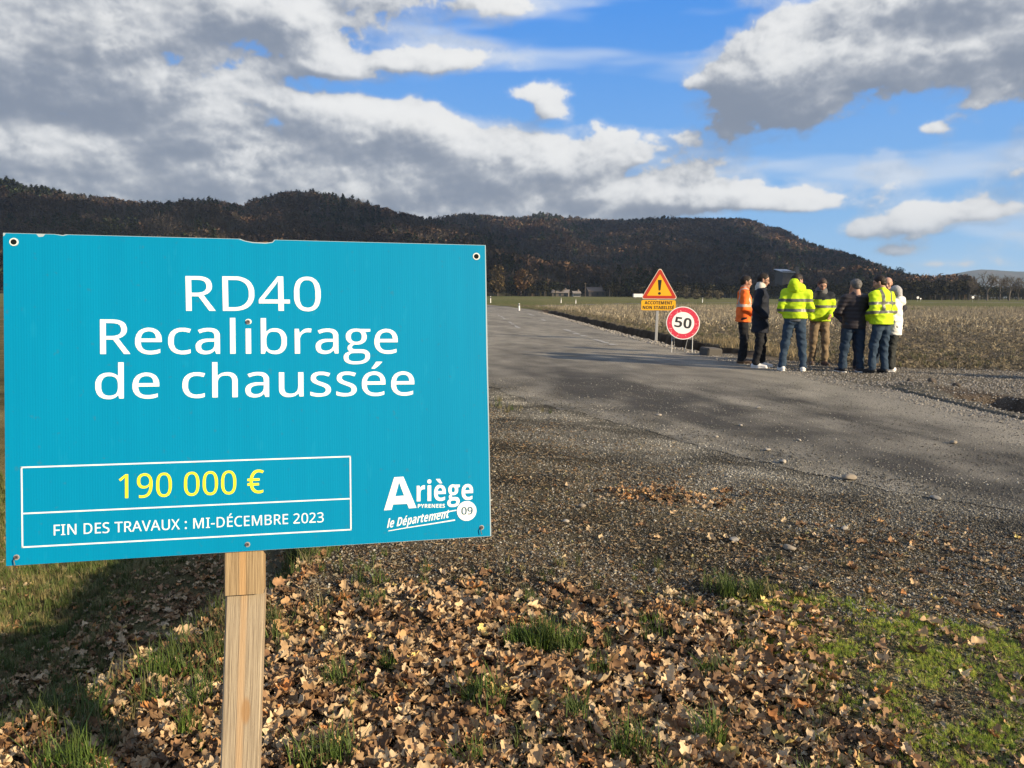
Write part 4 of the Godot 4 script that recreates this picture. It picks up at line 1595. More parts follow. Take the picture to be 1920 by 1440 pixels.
func chimney(at: Vector3, label: String):
	var o := thing("brick_chimney", label, "chimney", at)
	var g := Geo.new()
	g.box(Vector3(0, 4.0, 0), Vector3(1.5, 10.0, 1.5), Basis(), Color.WHITE, 0.08)
	part("shaft", g.mesh(), plain(0.15, 0.12, 0.09, 0.9), o)
	var h := Geo.new()
	h.box(Vector3(0, 9.15, 0), Vector3(1.9, 0.3, 1.9), Basis(), Color.WHITE, 0.06)
	part("cap", h.mesh(), plain(0.2, 0.17, 0.14, 0.9), o)


func van(at: Vector3, label: String):
	var o := thing("box_van", label, "van", at, 0.05)
	var g := Geo.new()
	g.box(Vector3(-0.6, 1.55, 0), Vector3(4.2, 1.9, 2.0), Basis(), Color.WHITE, 0.06)
	o.scale = Vector3(0.85, 0.7, 0.85)
	part("cargo_box", g.mesh(), mats.white_paint, o)
	var c := Geo.new()
	var prof := PackedVector2Array([Vector2(1.55, 0.5), Vector2(3.0, 0.5), Vector2(3.0, 1.15), Vector2(2.6, 1.3), Vector2(2.15, 2.0), Vector2(1.55, 2.0)])
	c.slab(prof, -0.95, 0.95)
	var cab := part("cab", c.mesh(), mats.white_paint, o)
	var w := Geo.new()
	w.box(Vector3(1.95, 1.6, 0.96), Vector3(0.6, 0.5, 0.03))
	part("window", w.mesh(), plain(0.03, 0.035, 0.04, 0.2), cab)
	for x in [-1.9, 2.3]:
		for z in [-0.9, 0.9]:
			var t := Geo.new()
			t.tube(Vector3(x, 0.36, z - 0.12), Vector3(x, 0.36, z + 0.12), 0.36, 0.36, 16)
			var wh := part("wheel", t.mesh(), mats.rubber, o)
			var rm := Geo.new()
			rm.tube(Vector3(x, 0.36, z - 0.125), Vector3(x, 0.36, z + 0.125), 0.2, 0.2, 12)
			part("rim", rm.mesh(), mats.galv, wh)


# ---------------------------------------------------------------- the blue notice board on its wooden post

func wood_image() -> Image:
	# weathered softwood seen along the post: grey-tan grain, an orange heart stripe, one knot
	var w := 256
	var h := 1024
	var im := Image.create(w, h, false, Image.FORMAT_RGBF)
	var n := make_noise(71, 1.0, 4)
	for y in h:
		for x in w:
			var u := x / float(w)
			var v := y / float(h)
			var bend := 0.010 * n.get_noise_2d(v * 7.0, 3.0)
			var dx := u - 0.62
			var dy := (v - 0.545) * 5.5
			var q := sqrt(dx * dx + dy * dy)
			var ku := u + bend + 0.05 * exp(-q * q / 0.03) * signf(dx)
			var g := n.get_noise_2d(ku * 34.0, v * 3.0) * 0.5 + n.get_noise_2d(ku * 110.0, v * 8.0) * 0.5
			var rings := 0.5 + 0.5 * sin(ku * 95.0 + 5.0 * n.get_noise_2d(ku * 5.0, v * 1.3))
			var c := Color(0.37, 0.305, 0.215).lerp(Color(0.14, 0.108, 0.075), clampf(0.34 + 2.0 * g - 0.25 * rings, 0.0, 1.0))
			var mid := absf(u - 0.475 + 0.02 * n.get_noise_2d(v * 5.0, 8.0)) 
			c = c.lerp(Color(0.46, 0.30, 0.155), smoothstep(0.125, 0.05, mid + 0.035 * n.get_noise_2d(u * 50.0, v * 30.0)) * 0.55)
			c = c.lerp(Color(0.12, 0.085, 0.05), smoothstep(0.13, 0.11, mid) * smoothstep(0.085, 0.1, mid) * 0.3)
			c = c.lerp(Color(0.30, 0.17, 0.07), smoothstep(0.16, 0.08, q) * 0.75)
			im.set_pixel(x, y, c)
	im.convert(Image.FORMAT_RGBF)
	for y in h:
		for x in w:
			im.set_pixel(x, y, im.get_pixel(x, y).linear_to_srgb())
	im.convert(Image.FORMAT_RGB8)
	return im


func post_piece(half_w: float, z_front: float, z_back: float, y0: float, y1: float, v0: float) -> ArrayMesh:
	# a timber with eased edges; the front face spans the picture's width
	var e := 0.004
	var pts := [Vector2(-half_w, z_back), Vector2(-half_w, z_front - e), Vector2(-half_w + e, z_front), Vector2(half_w - e, z_front), Vector2(half_w, z_front - e), Vector2(half_w, z_back)]
	var g := Geo.new()
	var deep := z_front - z_back
	var us := [-0.7, 0.0, 0.02, 0.98, 1.0, 1.7]
	for k in pts.size():
		var a: Vector2 = pts[k]
		var b: Vector2 = pts[(k + 1) % pts.size()]
		var ua: float = us[k]
		var ub: float = us[k + 1] if k + 1 < us.size() else 2.7
		g.quad(Vector3(a.x, y1, a.y), Vector3(b.x, y1, b.y), Vector3(b.x, y0, b.y), Vector3(a.x, y0, a.y))
		var va := v0 - y1 / 1.5
		var vb := v0 - y0 / 1.5
		g.t.append_array([Vector2(ua, va), Vector2(ub, va), Vector2(ub, vb), Vector2(ua, va), Vector2(ub, vb), Vector2(ua, vb)])
	for s in [[y0, false], [y1, true]]:
		for k in range(1, pts.size() - 1):
			var a := Vector3(pts[0].x, s[0], pts[0].y)
			var b := Vector3(pts[k].x, s[0], pts[k].y)
			var c := Vector3(pts[k + 1].x, s[0], pts[k + 1].y)
			if s[1]:
				g.tri(a, b, c)
			else:
				g.tri(a, c, b)
			g.t.append_array([Vector2(0.3, 0.3), Vector2(0.35, 0.3), Vector2(0.35, 0.32)])
	return g.mesh()


func text_mesh(text: String, bold := false, heavy := 0.0) -> TextMesh:
	var f := SystemFont.new()
	f.font_names = PackedStringArray(["Droid Sans"])
	f.font_weight = 700 if bold else 400
	var fat := FontVariation.new()
	fat.base_font = f
	fat.variation_embolden = heavy
	var t := TextMesh.new()
	t.text = text
	t.font = fat
	t.font_size = 96
	t.pixel_size = 0.001
	t.depth = 0.001
	t.curve_step = 1.0
	t.vertical_alignment = VERTICAL_ALIGNMENT_CENTER
	return t


func bounds(m: Mesh) -> AABB:
	var v: PackedVector3Array = m.surface_get_arrays(0)[Mesh.ARRAY_VERTEX]
	var b := AABB(v[0], Vector3.ZERO)
	for p in v:
		b = b.expand(p)
	return b


# flat print: from x0 to x1, left and right ends of the baseline, height of a capital
func lettering(text: String, x0: float, x1: float, base0: float, base1: float, cap: float, z: float, mat: Material, parent: Node, bold := false, slant := 0.0, heavy := 0.0) -> MeshInstance3D:
	var m := text_mesh(text, bold, heavy)
	var b := bounds(m)
	var h := bounds(text_mesh("H", bold))
	var sy := cap / h.size.y
	var sx := (x1 - x0) / b.size.x
	if slant != 0.0:
		sx = (x1 - x0 - slant * cap) / b.size.x
	var turn := atan2(base1 - base0, x1 - x0)
	var o := part("lettering", m, mat, parent)
	var bas := Basis(Vector3.BACK, turn) * Basis(Vector3(sx, 0, 0), Vector3(slant * sy, sy, 0), Vector3(0, 0, 1))
	o.transform = Transform3D(bas, Vector3(x0, base0, z) - bas * Vector3(b.position.x, h.position.y, 0))
	return o


func stroke(pts: Array, w0: float, w1: float, z: float) -> ArrayMesh:
	var g := Geo.new()
	for k in pts.size() - 1:
		var a: Vector2 = pts[k]
		var b: Vector2 = pts[k + 1]
		var n := (b - a).orthogonal().normalized()
		var ta := lerpf(w0, w1, k / float(pts.size() - 1)) * 0.5
		var tb := lerpf(w0, w1, (k + 1) / float(pts.size() - 1)) * 0.5
		var q := [a + n * ta, b + n * tb, b - n * tb, a - n * ta]
		var p := []
		for v in q:
			p.append(Vector3(v.x, v.y, z))
		if (q[1] - q[0]).cross(q[2] - q[0]) < 0:
			g.quad(p[0], p[1], p[2], p[3])
		else:
			g.quad(p[3], p[2], p[1], p[0])
	return g.mesh()


func build_notice_board():
	var board := thing("notice_board", "big blue roadworks notice board with white lettering on a wooden post", "sign")
	var turn := Basis(Vector3(0.974, -0.0035, -0.2266), Vector3(-0.027, 0.991, -0.1313), Vector3(0.225, 0.1341, 0.9651)).orthonormalized()
	board.transform = Transform3D(turn, Vector3(-0.641, 1.1585, -1.9648))
	var W := 0.592
	var H := 0.4
	# the corrugated core and the printed blue face, with the knocks along the top edge
	var rim := PackedVector2Array([Vector2(-W, -H), Vector2(W, -H), Vector2(W, H), Vector2(0.034, H), Vector2(0.029, H - 0.006), Vector2(0.012, H - 0.0085), Vector2(-0.020, H - 0.0075), Vector2(-0.038, H - 0.0045), Vector2(-0.05, H), Vector2(-0.455, H), Vector2(-0.462, H - 0.002), Vector2(-0.478, H), Vector2(-W, H)])
	var film := PackedVector2Array([Vector2(-W, -H), Vector2(W - 0.003, -H + 0.001), Vector2(W - 0.0025, -0.1), Vector2(W - 0.004, 0.1), Vector2(W - 0.002, H - 0.001), Vector2(0.036, H - 0.001), Vector2(0.030, H - 0.008), Vector2(0.012, H - 0.011), Vector2(-0.020, H - 0.010), Vector2(-0.040, H - 0.006), Vector2(-0.054, H - 0.001), Vector2(-0.45, H - 0.001), Vector2(-0.462, H - 0.004), Vector2(-0.48, H - 0.001), Vector2(-0.5, H - 0.001), Vector2(-0.505, H - 0.007), Vector2(-0.515, H - 0.008), Vector2(-0.52, H - 0.001), Vector2(-0.586, H - 0.001), Vector2(-0.588, H - 0.006), Vector2(-W, H - 0.009)])
	var core := Geo.new()
	core.slab(rim, -0.010, -0.0006)
	var panel := part("panel", core.mesh(), plain(0.33, 0.41, 0.44, 0.6), board)
	var face := Geo.new()
	face.slab(film, -0.0006, 0.0)
	var blue := StandardMaterial3D.new()
	blue.albedo_color = Color(1, 1, 1)
	blue.roughness = 0.5
	blue.metallic_specular = 0.22
	blue.albedo_texture = ImageTexture.create_from_image(film_image())
	blue.uv1_triplanar = true
	blue.uv1_scale = Vector3(1.0 / 1.3, 1.0 / 1.3, 1.0 / 1.3)
	blue.uv1_offset = Vector3(0.5, 0.5, 0.5)
	blue.heightmap_enabled = true
	blue.heightmap_texture = ImageTexture.create_from_image(flute_image())
	blue.heightmap_scale = 0.012
	part("face", face.mesh(), blue, panel)
	var white := plain(0.80, 0.81, 0.78, 0.45)
	var yellow := plain(0.82, 0.76, 0.03, 0.45)
	var z := 0.0003
	lettering("RD40", -0.1819, 0.1488, 0.2139, 0.2158, 0.088, z, white, panel)
	lettering("Recalibrage", -0.3811, 0.3467, 0.1061, 0.1030, 0.0855, z, white, panel)
	lettering("de chaussée", -0.393, 0.3889, -0.004, -0.0096, 0.0835, z, white, panel)
	lettering("190 000 €", -0.3427, -0.0006, -0.2507, -0.253, 0.059, z, yellow, panel)
	lettering("FIN DES TRAVAUX : MI-DÉCEMBRE 2023", -0.4884, 0.1471, -0.3331, -0.3364, 0.0255, z, white, panel)
	# the ruled box
	var tl := Vector2(-0.5566, -0.1658)
	var tr := Vector2(0.2175, -0.1680)
	var bl := Vector2(-0.5563, -0.3572)
	var br := Vector2(0.2163, -0.3598)
	var ml := Vector2(-0.5564, -0.2766)
	var mr := Vector2(0.2168, -0.2786)
	var rule := plain(0.72, 0.76, 0.76, 0.45)
	for s in [[tl, tr], [tr, br], [br, bl], [bl, tl], [ml, mr]]:
		var ext: Vector2 = (s[1] - s[0]).normalized() * 0.0018
		part("ruled_line", stroke([s[0] - ext, s[1] + ext], 0.0036, 0.0036, 0.0012 if s[0] == ml else 0.0009), rule, panel)
	# the emblem
	lettering("A", 0.3030, 0.3890, -0.3140, -0.3115, 0.085, z, white, panel, true)
	var crossbar := stroke([Vector2(0.3185, -0.2935), Vector2(0.372, -0.2935)], 0.012, 0.012, 0.0015)
	part("emblem_stroke", crossbar, white, panel)
	lettering("riège", 0.3900, 0.5433, -0.2945, -0.2970, 0.0545, z, white, panel, true)
	lettering("PYRENEES", 0.3925, 0.4655, -0.3118, -0.3150, 0.0098, z, white, panel, true)
	lettering("le Département", 0.3100, 0.4830, -0.3610, -0.3420, 0.0225, z, white, panel, true, 0.35)
	part("emblem_stroke", stroke([Vector2(0.3133, -0.3690), Vector2(0.36, -0.3635), Vector2(0.43, -0.3565), Vector2(0.4925, -0.3499)], 0.0018, 0.0034, 0.0012), white, panel)
	part("emblem_stroke", stroke([Vector2(0.441, -0.3305), Vector2(0.47, -0.3268), Vector2(0.497, -0.3235)], 0.002, 0.003, 0.0014), white, panel)
	var disc := Geo.new()
	disc.tube(Vector3(0.5251, -0.3271, 0.0002), Vector3(0.5251, -0.3271, 0.0012), 0.0268, 0.0268, 48)
	var dot := part("emblem_disc", disc.mesh(), white, panel)
	lettering("09", 0.5105, 0.5415, -0.3365, -0.3368, 0.0195, 0.0014, plain(0.01, 0.10, 0.17, 0.5), panel, false, 0.0, 0.4)
	# fixings
	for s in [[-0.5688, 0.3781, 0], [0.5649, 0.3679, 0], [-0.0338, 0.186, 1], [-0.0428, -0.3828, 1], [-0.5696, -0.3806, 2], [0.5655, -0.3743, 2]]:
		var at := Vector3(s[0], s[1], 0)
		var g := Geo.new()
		if s[2] == 0:
			g.tube(at, at + Vector3(0, 0, 0.0012), 0.0105, 0.0095, 20, Color(0.62, 0.66, 0.64))
			g.tube(at + Vector3(0, 0, 0.0012), at + Vector3(0, 0, 0.0016), 0.0068, 0.0066, 18, Color(0.01, 0.012, 0.014))
			part("eyelet", g.mesh(), mats.bark, panel)
		else:
			g.tube(at, at + Vector3(0, 0, 0.0012), 0.0068, 0.0064, 18, Color(0.34, 0.34, 0.33))
			g.tube(at + Vector3(0, 0, 0.0012), at + Vector3(0, 0, 0.0045), 0.0052, 0.0042, 6, Color(0.10, 0.09, 0.08))
			g.tube(at + Vector3(0.001, 0.001, 0.0045), at + Vector3(0.001, 0.001, 0.0048), 0.002, 0.0018, 6, Color(0.02, 0.02, 0.02))
			if s[2] == 2:
				var e := at + Vector3(-0.004, -0.006, 0.006)
				g.tube(at + Vector3(0, 0, 0.005), e, 0.0014, 0.0012, 6, Color(0.07, 0.06, 0.05))
				g.tube(e, e + Vector3(0.003, -0.012, 0.001), 0.0013, 0.0011, 6, Color(0.07, 0.06, 0.05))
			part("screw", g.mesh(), tinted(0.4, 0.6), panel)
	# the post: a lapped upper timber behind the panel and the longer one below
	var wood := StandardMaterial3D.new()
	wood.albedo_texture = ImageTexture.create_from_image(wood_image())
	wood.roughness = 0.8
	wood.metallic_specular = 0.3
	wood.heightmap_enabled = true
	wood.heightmap_texture = bump_tex(5, 0.05, 4)
	wood.heightmap_scale = 0.05
	var fresh := wood.duplicate()
	fresh.albedo_color = Color(1.0, 0.95, 0.86)
	fresh.uv1_offset = Vector3(0.0, 0.31, 0)
	var lean := Basis(Vector3.BACK, -0.043)
	var up := part("upper_post", post_piece(0.048, -0.0105, -0.085, -0.5125, 0.375, 0.5), fresh, board)
	up.transform = Transform3D(Basis(Vector3.BACK, -0.012), Vector3(-0.049, 0, 0))
	var low := part("lower_post", post_piece(0.0475, -0.036, -0.108, -1.55, -0.5170, 0.0), wood, board)
	low.transform = Transform3D(Basis(Vector3.BACK, -0.043), Vector3(-0.0325, 0, 0))
	var core_piece := part("post_core", post_piece(0.040, -0.055, -0.080, -0.56, -0.47, 0.2), wood, board)
	core_piece.position = Vector3(-0.052, 0, 0)
	var top := Geo.new()
	top.box(Vector3(-0.008, 0.386, -0.030), Vector3(0.05, 0.018, 0.03), Basis(Vector3.BACK, 0.1))
	part("splinter", top.mesh(), plain(0.18, 0.11, 0.06, 0.9), board)


func film_image() -> Image:
	# blue print with faint vertical fading streaks and rubbed scratches
	var w := 1024
	var im := Image.create(w, w, false, Image.FORMAT_RGB8)
	var n := make_noise(82, 1.0, 4)
	for y in w:
		for x in w:
			var u := x / float(w)
			var v := y / float(w)
			var s := n.get_noise_2d(u * 60.0, v * 1.2) * 0.5 + n.get_noise_2d(u * 9.0, v * 2.0) * 0.5
			var c := Color(0.0, 0.205, 0.375).lerp(Color(0.0, 0.222, 0.40), clampf(0.5 + s, 0.0, 1.0))
			var mark := n.get_noise_2d(u * 26.0 + 7.0, v * 7.0 + u * 5.0)
			c = c.lerp(Color(0.02, 0.31, 0.49), smoothstep(0.45, 0.6, mark) * 0.10)
			var grime := n.get_noise_2d(u * 40.0 + 30.0, v * 40.0)
			c = c.lerp(Color(0.03, 0.16, 0.24), smoothstep(0.5, 0.65, grime) * 0.35)
			im.set_pixel(x, y, c.linear_to_srgb())
	return im


func flute_image() -> Image:
	var w := 1024
	var im := Image.create(w, 8, false, Image.FORMAT_L8)
	for x in w:
		var h := 0.5 + 0.5 * sin(x / float(w) * TAU * 220.0)
		for y in 8:
			im.set_pixel(x, y, Color(h, h, h))
	return im


# ---------------------------------------------------------------- road signs, stones

func rounded(pts: Array, r: float, n := 6) -> PackedVector2Array:
	var out := PackedVector2Array()
	for k in pts.size():
		var p: Vector2 = pts[k]
		var a: Vector2 = (pts[(k - 1 + pts.size()) % pts.size()] - p).normalized()
		var b: Vector2 = (pts[(k + 1) % pts.size()] - p).normalized()
		var half := acos(clampf(a.dot(b), -1, 1)) / 2.0
		var reach := r / tan(half)
		var mid := p + (a + b).normalized() * r / sin(half)
		var from := (p + a * reach - mid).angle()
		var turn := wrapf((p + b * reach - mid).angle() - from, -PI, PI)
		for j in n + 1:
			out.append(mid + Vector2.from_angle(from + turn * j / n) * r)
	return out


func triangle(side: float, r: float) -> PackedVector2Array:
	var h := side * sqrt(3.0) / 2.0
	return rounded([Vector2(-side / 2, -h / 3), Vector2(side / 2, -h / 3), Vector2(0, h * 2 / 3)], r)


func plate(outline: PackedVector2Array, z0: float, z1: float, mat: Material, called: String, parent: Node, at := Vector3.ZERO) -> MeshInstance3D:
	var g := Geo.new()
	g.slab(outline, z0, z1)
	return part(called, g.mesh(), mat, parent, at)


func build_road_signs():
	var d := 23.74
	var at := Vector3(4.42, ground_h(4.42, d), -d)
	var s := thing("warning_sign", "triangular orange and red warning sign with black exclamation mark above a text plate", "sign", at, -0.10)
	var g := Geo.new()
	g.box(Vector3(0.02, 0.85, -0.03), Vector3(0.08, 3.0, 0.04), Basis(Vector3.BACK, -0.015), Color.WHITE, 0.006)
	part("post", g.mesh(), mats.galv, s)
	var mid := Vector3(0.07, 1.895, 0.01)
	var cream := plain(0.74, 0.66, 0.52, 0.45)
	var tri := plate(triangle(1.13, 0.06), -0.02, 0.0, cream, "triangle_plate", s, mid)
	plate(triangle(1.07, 0.05), 0.0, 0.003, mats.red_film_dark, "red_border", tri)
	plate(triangle(0.76, 0.015), 0.003, 0.006, mats.yellow_film, "yellow_field", tri)
	plate(rounded([Vector2(-0.028, 0.02), Vector2(0.028, 0.02), Vector2(0.058, 0.34), Vector2(-0.058, 0.34)], 0.02), 0.006, 0.009, mats.black_paint, "exclamation_mark", tri, Vector3(0, -0.08, 0))
	var dot := Geo.new()
	dot.tube(Vector3(0, -0.15, 0.006), Vector3(0, -0.15, 0.009), 0.042, 0.042, 20)
	part("exclamation_mark", dot.mesh(), mats.black_paint, tri)
	var pl := plate(rounded([Vector2(-0.52, -0.155), Vector2(0.52, -0.155), Vector2(0.52, 0.155), Vector2(-0.52, 0.155)], 0.05), -0.02, 0.0, mats.yellow_film, "text_plate", s, Vector3(0.05, 1.385, 0.01))
	lettering("ACCOTEMENT", -0.42, 0.42, 0.025, 0.025, 0.095, 0.001, mats.black_paint, pl, true, 0.0, 0.5)
	lettering("NON STABILISÉ", -0.475, 0.475, -0.12, -0.12, 0.095, 0.001, mats.black_paint, pl, true, 0.0, 0.5)
	# the sandbag on its foot
	var bag := single("sandbag", rock(21), mats.rubber, "black plastic sandbag slumped over the foot of the warning sign", "sandbag", at + Vector3(0.05, 0.10, 0.22))
	bag.scale = Vector3(0.85, 0.55, 0.55)
	# 50
	d = 18.97
	at = Vector3(4.16, ground_h(4.16, d), -d)
	var r := thing("speed_sign", "round white speed limit sign with red ring reading 50, leaning low beside the trench", "sign", at, -0.08)
	var tilt := Basis(Vector3.BACK, -0.12) * Basis(Vector3.RIGHT, -0.20)
	var c := Vector3(0.03, 0.735, 0)
	var back := Geo.new()
	back.tube(Vector3(0, 0, -0.018), Vector3.ZERO, 0.408, 0.408, 56)
	var disc := part("round_plate", back.mesh(), mats.white_paint, r)
	disc.transform = Transform3D(tilt, c)
	var ring := Geo.new()
	ring.tube(Vector3(0, 0, 0.0), Vector3(0, 0, 0.003), 0.389, 0.389, 56)
	part("red_ring", ring.mesh(), worn_red(), disc)
	var inner := Geo.new()
	inner.tube(Vector3(0, 0, 0.003), Vector3(0, 0, 0.006), 0.272, 0.272, 48)
	part("white_field", inner.mesh(), mats.white_paint, disc)
	lettering("50", -0.205, 0.205, -0.12, -0.12, 0.253, 0.0065, mats.black_paint, disc, true)
	for x in [-0.23, 0.27]:
		var l := Geo.new()
		l.tube(Vector3(x, -0.05, 0.03), Vector3(x + 0.01, 0.55, -0.06), 0.011, 0.011, 8)
		part("leg", l.mesh(), mats.galv, r)
		var l2 := Geo.new()
		l2.tube(Vector3(x * 0.45, -0.05, -0.32), Vector3(x * 0.8, 0.6, -0.07), 0.009, 0.009, 8)
		part("strut", l2.mesh(), mats.galv, r)
	var bar := Geo.new()
	bar.tube(Vector3(-0.24, 0.36, -0.035), Vector3(0.29, 0.34, -0.035), 0.009, 0.009, 8)
	part("crossbar", bar.mesh(), mats.galv, r)


func worn_red() -> StandardMaterial3D:
	var m := StandardMaterial3D.new()
	m.roughness = 0.4
	m.albedo_texture = ImageTexture.create_from_image(scuffed(Color(0.56, 0.03, 0.06), Color(0.66, 0.32, 0.30)))
	m.uv1_triplanar = true
	m.uv1_scale = Vector3(0.9, 0.9, 0.9)
	return m


func scuffed(base: Color, rub: Color) -> Image:
	var im := Image.create(256, 256, false, Image.FORMAT_RGB8)
	var n := make_noise(99, 1.0, 4)
	for y in 256:
		for x in 256:
			var k := n.get_noise_2d(x * 0.05, y * 0.05)
			im.set_pixel(x, y, base.lerp(rub, smoothstep(0.30, 0.5, k)).linear_to_srgb())
	return im


func build_stones():
	# loose stones lying on the asphalt and gravel: x, d, size, colour, label
	var grey := Color(0.26, 0.245, 0.215)
	var tan_ := Color(0.28, 0.24, 0.185)
	var pale := Color(0.36, 0.325, 0.27)
	var list := [
		[2.62, 5.85, 0.105, tan_, "brown rock on the dark asphalt, biggest of the loose stones"], [2.28, 6.36, 0.075, pale, "flat pale stone on the dark asphalt behind the brown rock"], [2.35, 6.95, 0.06, pale, "pale stone on the asphalt two steps beyond the brown rock"],
		[2.82, 7.45, 0.05, pale, "small pale stone in the middle of the asphalt"], [4.28, 7.35, 0.075, tan_, "tan stone far over on the dusty asphalt"], [3.0, 5.32, 0.07, grey, "flat grey stone at the near edge of the dark asphalt"],
		[2.05, 4.6, 0.05, pale, "little pale stone on the gravel before the asphalt"], [1.56, 4.18, 0.07, tan_, "tan stone on the gravel right of the leaf drift"], [1.3, 4.35, 0.065, grey, "grey stone on the earth near the leaf drift"],
		[0.48, 5.05, 0.055, tan_, "brown stone left of the leaf drift"], [0.35, 4.75, 0.05, pale, "pale pebble left below the leaf drift"], [1.72, 8.9, 0.06, pale, "pale stone far across the asphalt toward the people"],
		[2.5, 8.3, 0.05, pale, "pale stone on the asphalt between rock and people"], [3.1, 9.6, 0.06, grey, "grey stone on the dusty asphalt before the people"], [0.75, 3.85, 0.04, pale, "white pebble at the upper edge of the leaves"],
		[2.05, 7.6, 0.045, pale, "small white stone on the asphalt left of the others"],
	]
	for k in list.size():
		var a: Array = list[k]
		var m := plain(a[3].r, a[3].g, a[3].b, 0.9, 0.25)
		var up := 0.005 if a[0] > road_left(a[1]) else 0.0
		var o := single("stone", rock(k % 6), m, a[4], "stone", Vector3(a[0], ground_h(a[0], a[1]) + up + a[2] * 0.2, -a[1]), "loose stones on the road")
		o.scale = Vector3(1.1, 0.75, 1.0) * a[2]
		o.rotation.y = k * 1.7
	var d := 18.2
	var x := 4.70
	var g := Geo.new()
	g.box(Vector3.ZERO, Vector3(0.42, 0.26, 0.36), Basis(), Color.WHITE, 0.03)
	var b := single("concrete_block", g.mesh(), plain(0.075, 0.07, 0.062, 0.95), "grey concrete block at the end of the trench by the speed sign", "block", Vector3(x, ground_h(x, d) + 0.05, -d))
	b.rotation = Vector3(0.06, 0.4, -0.05)
	# clods of dug earth along the trench lip
	var cl := [[4.62, 21.0, 0.34], [4.4, 24.9, 0.3], [6.55, 11.95, 0.16], [6.35, 12.2, 0.12], [6.85, 11.8, 0.13]]
	for k in cl.size():
		var o := single("clod", rock(10 + k), plain(0.10, 0.085, 0.07, 0.95, 0.1), ["dark clod of earth on the trench lip behind the speed sign", "dark clod of earth on the trench lip behind the warning sign", "largest clod in the heap at the end of the near trench", "smallest clod in the heap at the end of the near trench", "clod at the corner of the near trench"][k], "clod", Vector3(cl[k][0], ground_h(cl[k][0], cl[k][1]) + cl[k][2] * 0.15, -cl[k][1]), "clods of dug earth")
		o.scale = Vector3.ONE * cl[k][2]
		o.rotation.y = k * 2.1


# ---------------------------------------------------------------- people

